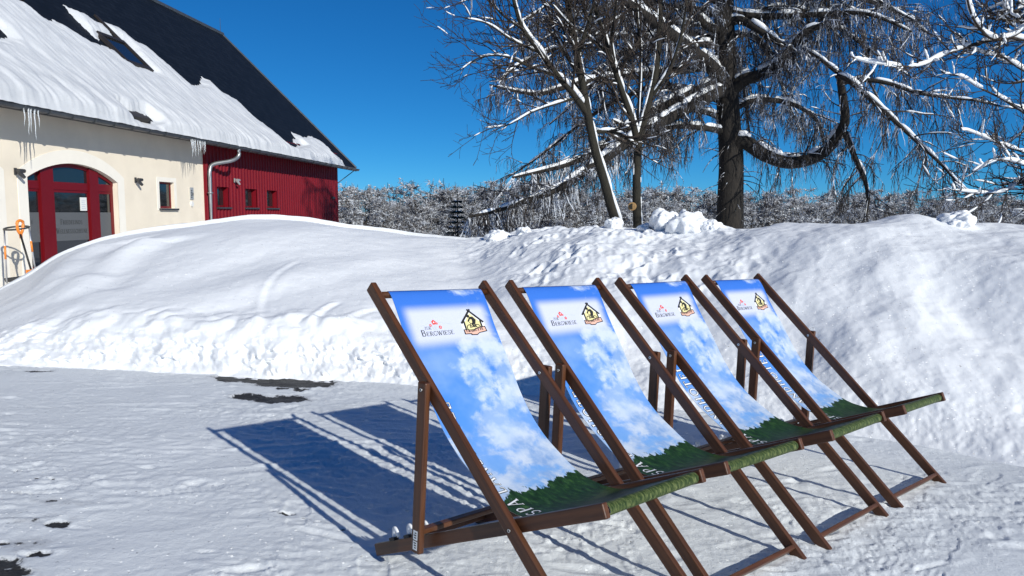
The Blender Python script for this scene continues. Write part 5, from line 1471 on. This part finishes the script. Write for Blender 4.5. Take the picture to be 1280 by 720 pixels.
TL.mesh('trunk', MAT['bark_dark'], rootL, only=(0,), org=bL, k=(22,)); TL.mesh('limbs', MAT['bark_dark'], rootL, only=(1,), org=bL); TL.mesh('branches', MAT['strand'], rootL, only=(2, 3), org=bL)
TL.snow(rootL, (1,), 0.80, bL, 0.13, 41, 0.085, 0.014, (0, 0, 0), 0.95, 3.4)
o_ = TL.snow(rootL, (2,), 0.5, bL, 0.50, 43, 0.05, 0.014, (0, 0, 0), 0.9, 3.0); o_.name = 'branch_snow'
# hanging twigs
def strands(src, per_m, l0, l1, rad, skip=0.1):
    P0 = []; Ls = []
    for P, Rr in src:
        L = np.sum(np.linalg.norm(np.diff(P, axis=0), axis=1)); n = g.poisson(L * per_m)
        f = g.uniform(skip, 1, n); f = np.clip(f + 0.045 * np.sin(f * L * 9 + g.uniform(0, 6)) , 0, .999) * (len(P) - 1); j = np.minimum(f.astype(int), len(P) - 2); w = (f - j)[:, None]
        P0.append(P[j] * (1 - w) + P[j + 1] * w); Ls.append(g.uniform(l0, l1, n))
    P0 = np.concatenate(P0); Ls = np.concatenate(Ls); n = len(P0); m = 5
    drift = g.normal(size=(n, 2)) * 0.13; out = np.zeros((n, m, 3)); out[:, 0] = P0
    for k in range(1, m):
        drift = drift * 0.75 + g.normal(size=(n, 2)) * 0.075
        out[:, k, :2] = out[:, k - 1, :2] + drift * (Ls / (m - 1))[:, None] * 2; out[:, k, 2] = out[:, k - 1, 2] - Ls / (m - 1)
    rr = g.uniform(.7, 1.4, (n, 1)) * rad * np.array([[.8, 1.1, 1, .9, .35]]) * g.uniform(.75, 1.3, (n, m))
    return out, rr
mb = MB()
S1, r1 = strands(lv1, 16, .12, .70, .0050, .15); mb.tubes(S1 - bL, r1, 3)
S2, r2 = strands(l2, 13, .10, .60, .0046); mb.tubes(S2 - bL, r2, 3)
S3, r3 = strands(l3, 9, .08, .40, .0042); mb.tubes(S3 - bL, r3, 3)
mb.build('hanging_twigs', MAT['strand'], rootL)
mb = MB(); S4, r4 = strands(lv1[:19], 6, .15, .6, .008, .2); mb.tubes(S4 - bL, r4, 4)
S5, r5 = strands(lv1[5:7], 16, .2, .75, .008, .35); mb.tubes(S5 - bL, r5, 4)
mb.build('frosted_twigs', MAT['strand_pale'], rootL)
# round wooden disc beside the upright thin tree
dp = at(790, 258, 12.80); mb = MB(); mb.tubes(np.array([dp + [0.01, .015, 0], dp - [0.004, .012, 0]]), np.array([.068, .068]), 24, cap=True)
mb.tubes(np.array([dp - [0.004, .012, 0], dp - [0.0045, .016, 0]]), np.array([.045, .045]), 20, mat=1, cap=True)
o_ = mb.build('wooden_disc', [MAT['tan_wood'], MAT['bark_mid']]); tag(o_, 'small round tan wooden disc on the side of the upright thin trunk', 'disc')

# ------------------------------------------------------------------ far thicket and small evergreens
def thicket_mesh(seed, h, w):
    g = np.random.default_rng(seed); mb = MB()
    nt_ = 3
    for k in range(nt_):
        x0 = g.uniform(-.3, .3) * w; y0 = g.uniform(-.3, .3) * w; lean = g.normal(size=2) * .12
        hh = h * g.uniform(.8, 1.0)
        P = np.array([(x0 + lean[0] * hh * q, y0 + lean[1] * hh * q, hh * q) for q in np.linspace(0, 1, 8)]); P[1:, :2] += g.normal(size=(7, 2)) * .06
        mb.tubes(P, np.linspace(.07, .015, 8), 5, mat=g.integers(0, 2))
        nb = 34; n = 6
        q = g.uniform(.06, .98, nb); st = P[(q * 7).astype(int)]
        a = g.uniform(0, 2 * math.pi, nb); L = w * g.uniform(.35, .75, nb) * (1.1 - .6 * q)
        d = np.stack([np.cos(a), np.sin(a), g.uniform(-.1, .8, nb)], 1); B = np.zeros((nb, n, 3)); B[:, 0] = st
        for i in range(1, n):
            d = d + g.normal(size=d.shape) * .22 + np.array([0, 0, -.05]); d /= np.linalg.norm(d, axis=1, keepdims=True); B[:, i] = B[:, i - 1] + d * (L / (n - 1))[:, None]
        mb.tubes(B, np.full((nb, n), 1.0) * np.linspace(.03, .012, n)[None], 3, mat=0)
        m = 16; idx = g.integers(0, nb, nb * m); f = g.uniform(.15, 1, nb * m) * (n - 1); j = np.minimum(f.astype(int), n - 2); wv = (f - j)[:, None]
        p0 = B[idx, j] * (1 - wv) + B[idx, j + 1] * wv
        d = g.normal(size=p0.shape); d[:, 2] -= .15; d /= np.linalg.norm(d, axis=1, keepdims=True); Lt = g.uniform(.12, .5, len(p0))[:, None]
        Tw = np.stack([p0, p0 + d * Lt * .5 + g.normal(size=p0.shape) * .03, p0 + d * Lt], 1)
        mb.tubes(Tw, np.tile([[.016, .013, .005]], (len(p0), 1)) * g.uniform(.6, 1.5, (len(p0), 1)), 3, mat=0)
        # frost and snow caught on the twigs
        c = p0[g.random(len(p0)) < .22]; s_ = g.uniform(.025, .085, len(c))
        e = np.stack([c + np.stack([-s_ * 1.3, 0 * s_, 0 * s_], 1), c + np.stack([0 * s_, 0 * s_, s_ * .5], 1), c + np.stack([s_ * 1.3, 0 * s_, 0 * s_], 1)], 1)
        mb.tubes(e, np.stack([s_ * .35, s_ * .8, s_ * .35], 1), 4, mat=2, cap=False)
    me_o = mb.build('frosted_tree', [MAT['thicket'], MAT['bark_mid'], MAT['old_snow']])
    return me_o
protos = []
for k in range(6): protos.append((thicket_mesh(100 + k, 5.0, 2.3), 5.0))
g = np.random.default_rng(77)
cnt = 0; used = set()
def thicket_top(px):                                # photo row of the thicket's skyline
    return np.interp(px, [380, 430, 500, 560, 610, 700, 780, 900, 1000, 1100, 1200, 1300], [226, 229, 231, 228, 224, 226, 230, 232, 236, 236, 240, 240])
for row, Y in enumerate((66, 70, 74, 78)):
    x = -24.0 + row * .5
    while x < 78 and cnt < 290:
        px = 640 + CF * x / Y; want = CH + (HOR - thicket_top(px)) / CF * Y + 0.73
        k = int(g.integers(0, 6)); o, h0 = protos[k]
        if k in used: o = o.copy(); COL.objects.link(o)
        used.add(k)
        s = want / h0 * g.uniform(.66, 1.16) * (0.9 if row == 0 else 1.0); o.location = (x + g.uniform(-.3, .3), Y + g.uniform(-.8, .8), -0.80)
        o.rotation_euler = (0, 0, g.uniform(0, 6.28)); o.scale = (s * g.uniform(1.0, 1.3), s * 1.1, s)
        tag(o, 'frost-covered bare tree of the distant thicket behind the snow field', 'tree', 'frosted trees of the far thicket'); cnt += 1
        x += g.uniform(1.15, 1.65) if x < 52 else g.uniform(1.9, 2.4)
# snow-covered bushes in front of the thicket
bm_ = None
for i, (px, py, Y, s, lb) in enumerate([(513, 292, 46, .42, 'low snow-heavy bush left of the small dark spruce, in front of the thicket'), (545, 294, 44, .30, 'smallest snowy bush close beside the small dark spruce'), (690, 292, 26, .42, 'frosted bush behind the bank under the low larch bough'), (660, 292, 27, .36, 'frosted bush behind the bank, left of the other one under the bough'), (985, 283, 30, .50, 'dark frosted bush behind the bank right of the larch trunk'), (1245, 278, 30, .5, 'frosted bush behind the bank at the far right')]):
    o = protos[i].__getitem__(0).copy(); o.data = o.data; COL.objects.link(o); o.name = 'frosted_bush'
    b = at(px, py, Y); zg_ = float(ground_base(np.array([b[0]]), np.array([b[1]]))[0])
    o.location = (b[0], b[1], zg_ - .1); o.scale = (s * 1.35, s * 1.35, s); o.rotation_euler = (0, 0, i * 1.3)
    for k in ('group',): 
        if k in o: del o[k]
    tag(o, lb, 'bush')
# small spruce, dark with snow
b = at(572, 300, 30); zb = float(ground_base(np.array([b[0]]), np.array([b[1]]))[0]); top = CH + (HOR - 236) / CF * 30; Hs = top - zb
sp = empty('small_spruce', (b[0], b[1], zb)); tag(sp, 'small dark blue-green spruce with a bare spire, in front of the thicket', 'tree')
mb = MB(); mb.tubes(np.array([(0, 0, 0), (0.01, 0, Hs * .5), (0, 0, Hs)]), np.array([.05, .03, .008]), 7); mb.build('trunk', MAT['bark_dark'], sp, True)
mb = MB(); ms = MB(); g = np.random.default_rng(9)
for k in range(13):
    q = .03 + .87 * k / 13; Lb = .62 * (1 - q) ** 1.25 + .08; nb = 9
    for i in range(nb):
        a = i * 2 * math.pi / nb + k * .7 + g.uniform(-.2, .2); d = np.array([math.cos(a), math.sin(a), 0]); L = Lb * g.uniform(.75, 1.1)
        P = np.array([d * L * t_ + np.array([0, 0, Hs * q - .10 * L * t_ + .12 * L * t_ * t_]) for t_ in np.linspace(0, 1, 5)]); mb.tubes(P, np.linspace(.018, .008, 5), 4)
        n = 22; t_ = g.uniform(.1, 1, n)[:, None]; p0 = d * L * t_ + np.concatenate([np.zeros((n, 2)), (Hs * q - .1 * L * t_)], 1); e = g.normal(size=(n, 3)) * .6 + d; e[:, 2] = e[:, 2] * .5 - .15; e /= np.linalg.norm(e, axis=1, keepdims=True)
        mb.tubes(np.stack([p0, p0 + e * .07, p0 + e * .13], 1), np.tile([[.012, .011, .003]], (n, 1)), 3)
        if g.random() < .4 + (.35 if k < 2 else 0): ms.tubes(P[1:] + [0, 0, .022], np.array([.02, .05, .045, .01]) * (.5 + L), 5)
mb.build('foliage', MAT['spruce'], sp); ms.build('snow_cover', MAT['snow'], sp, True)
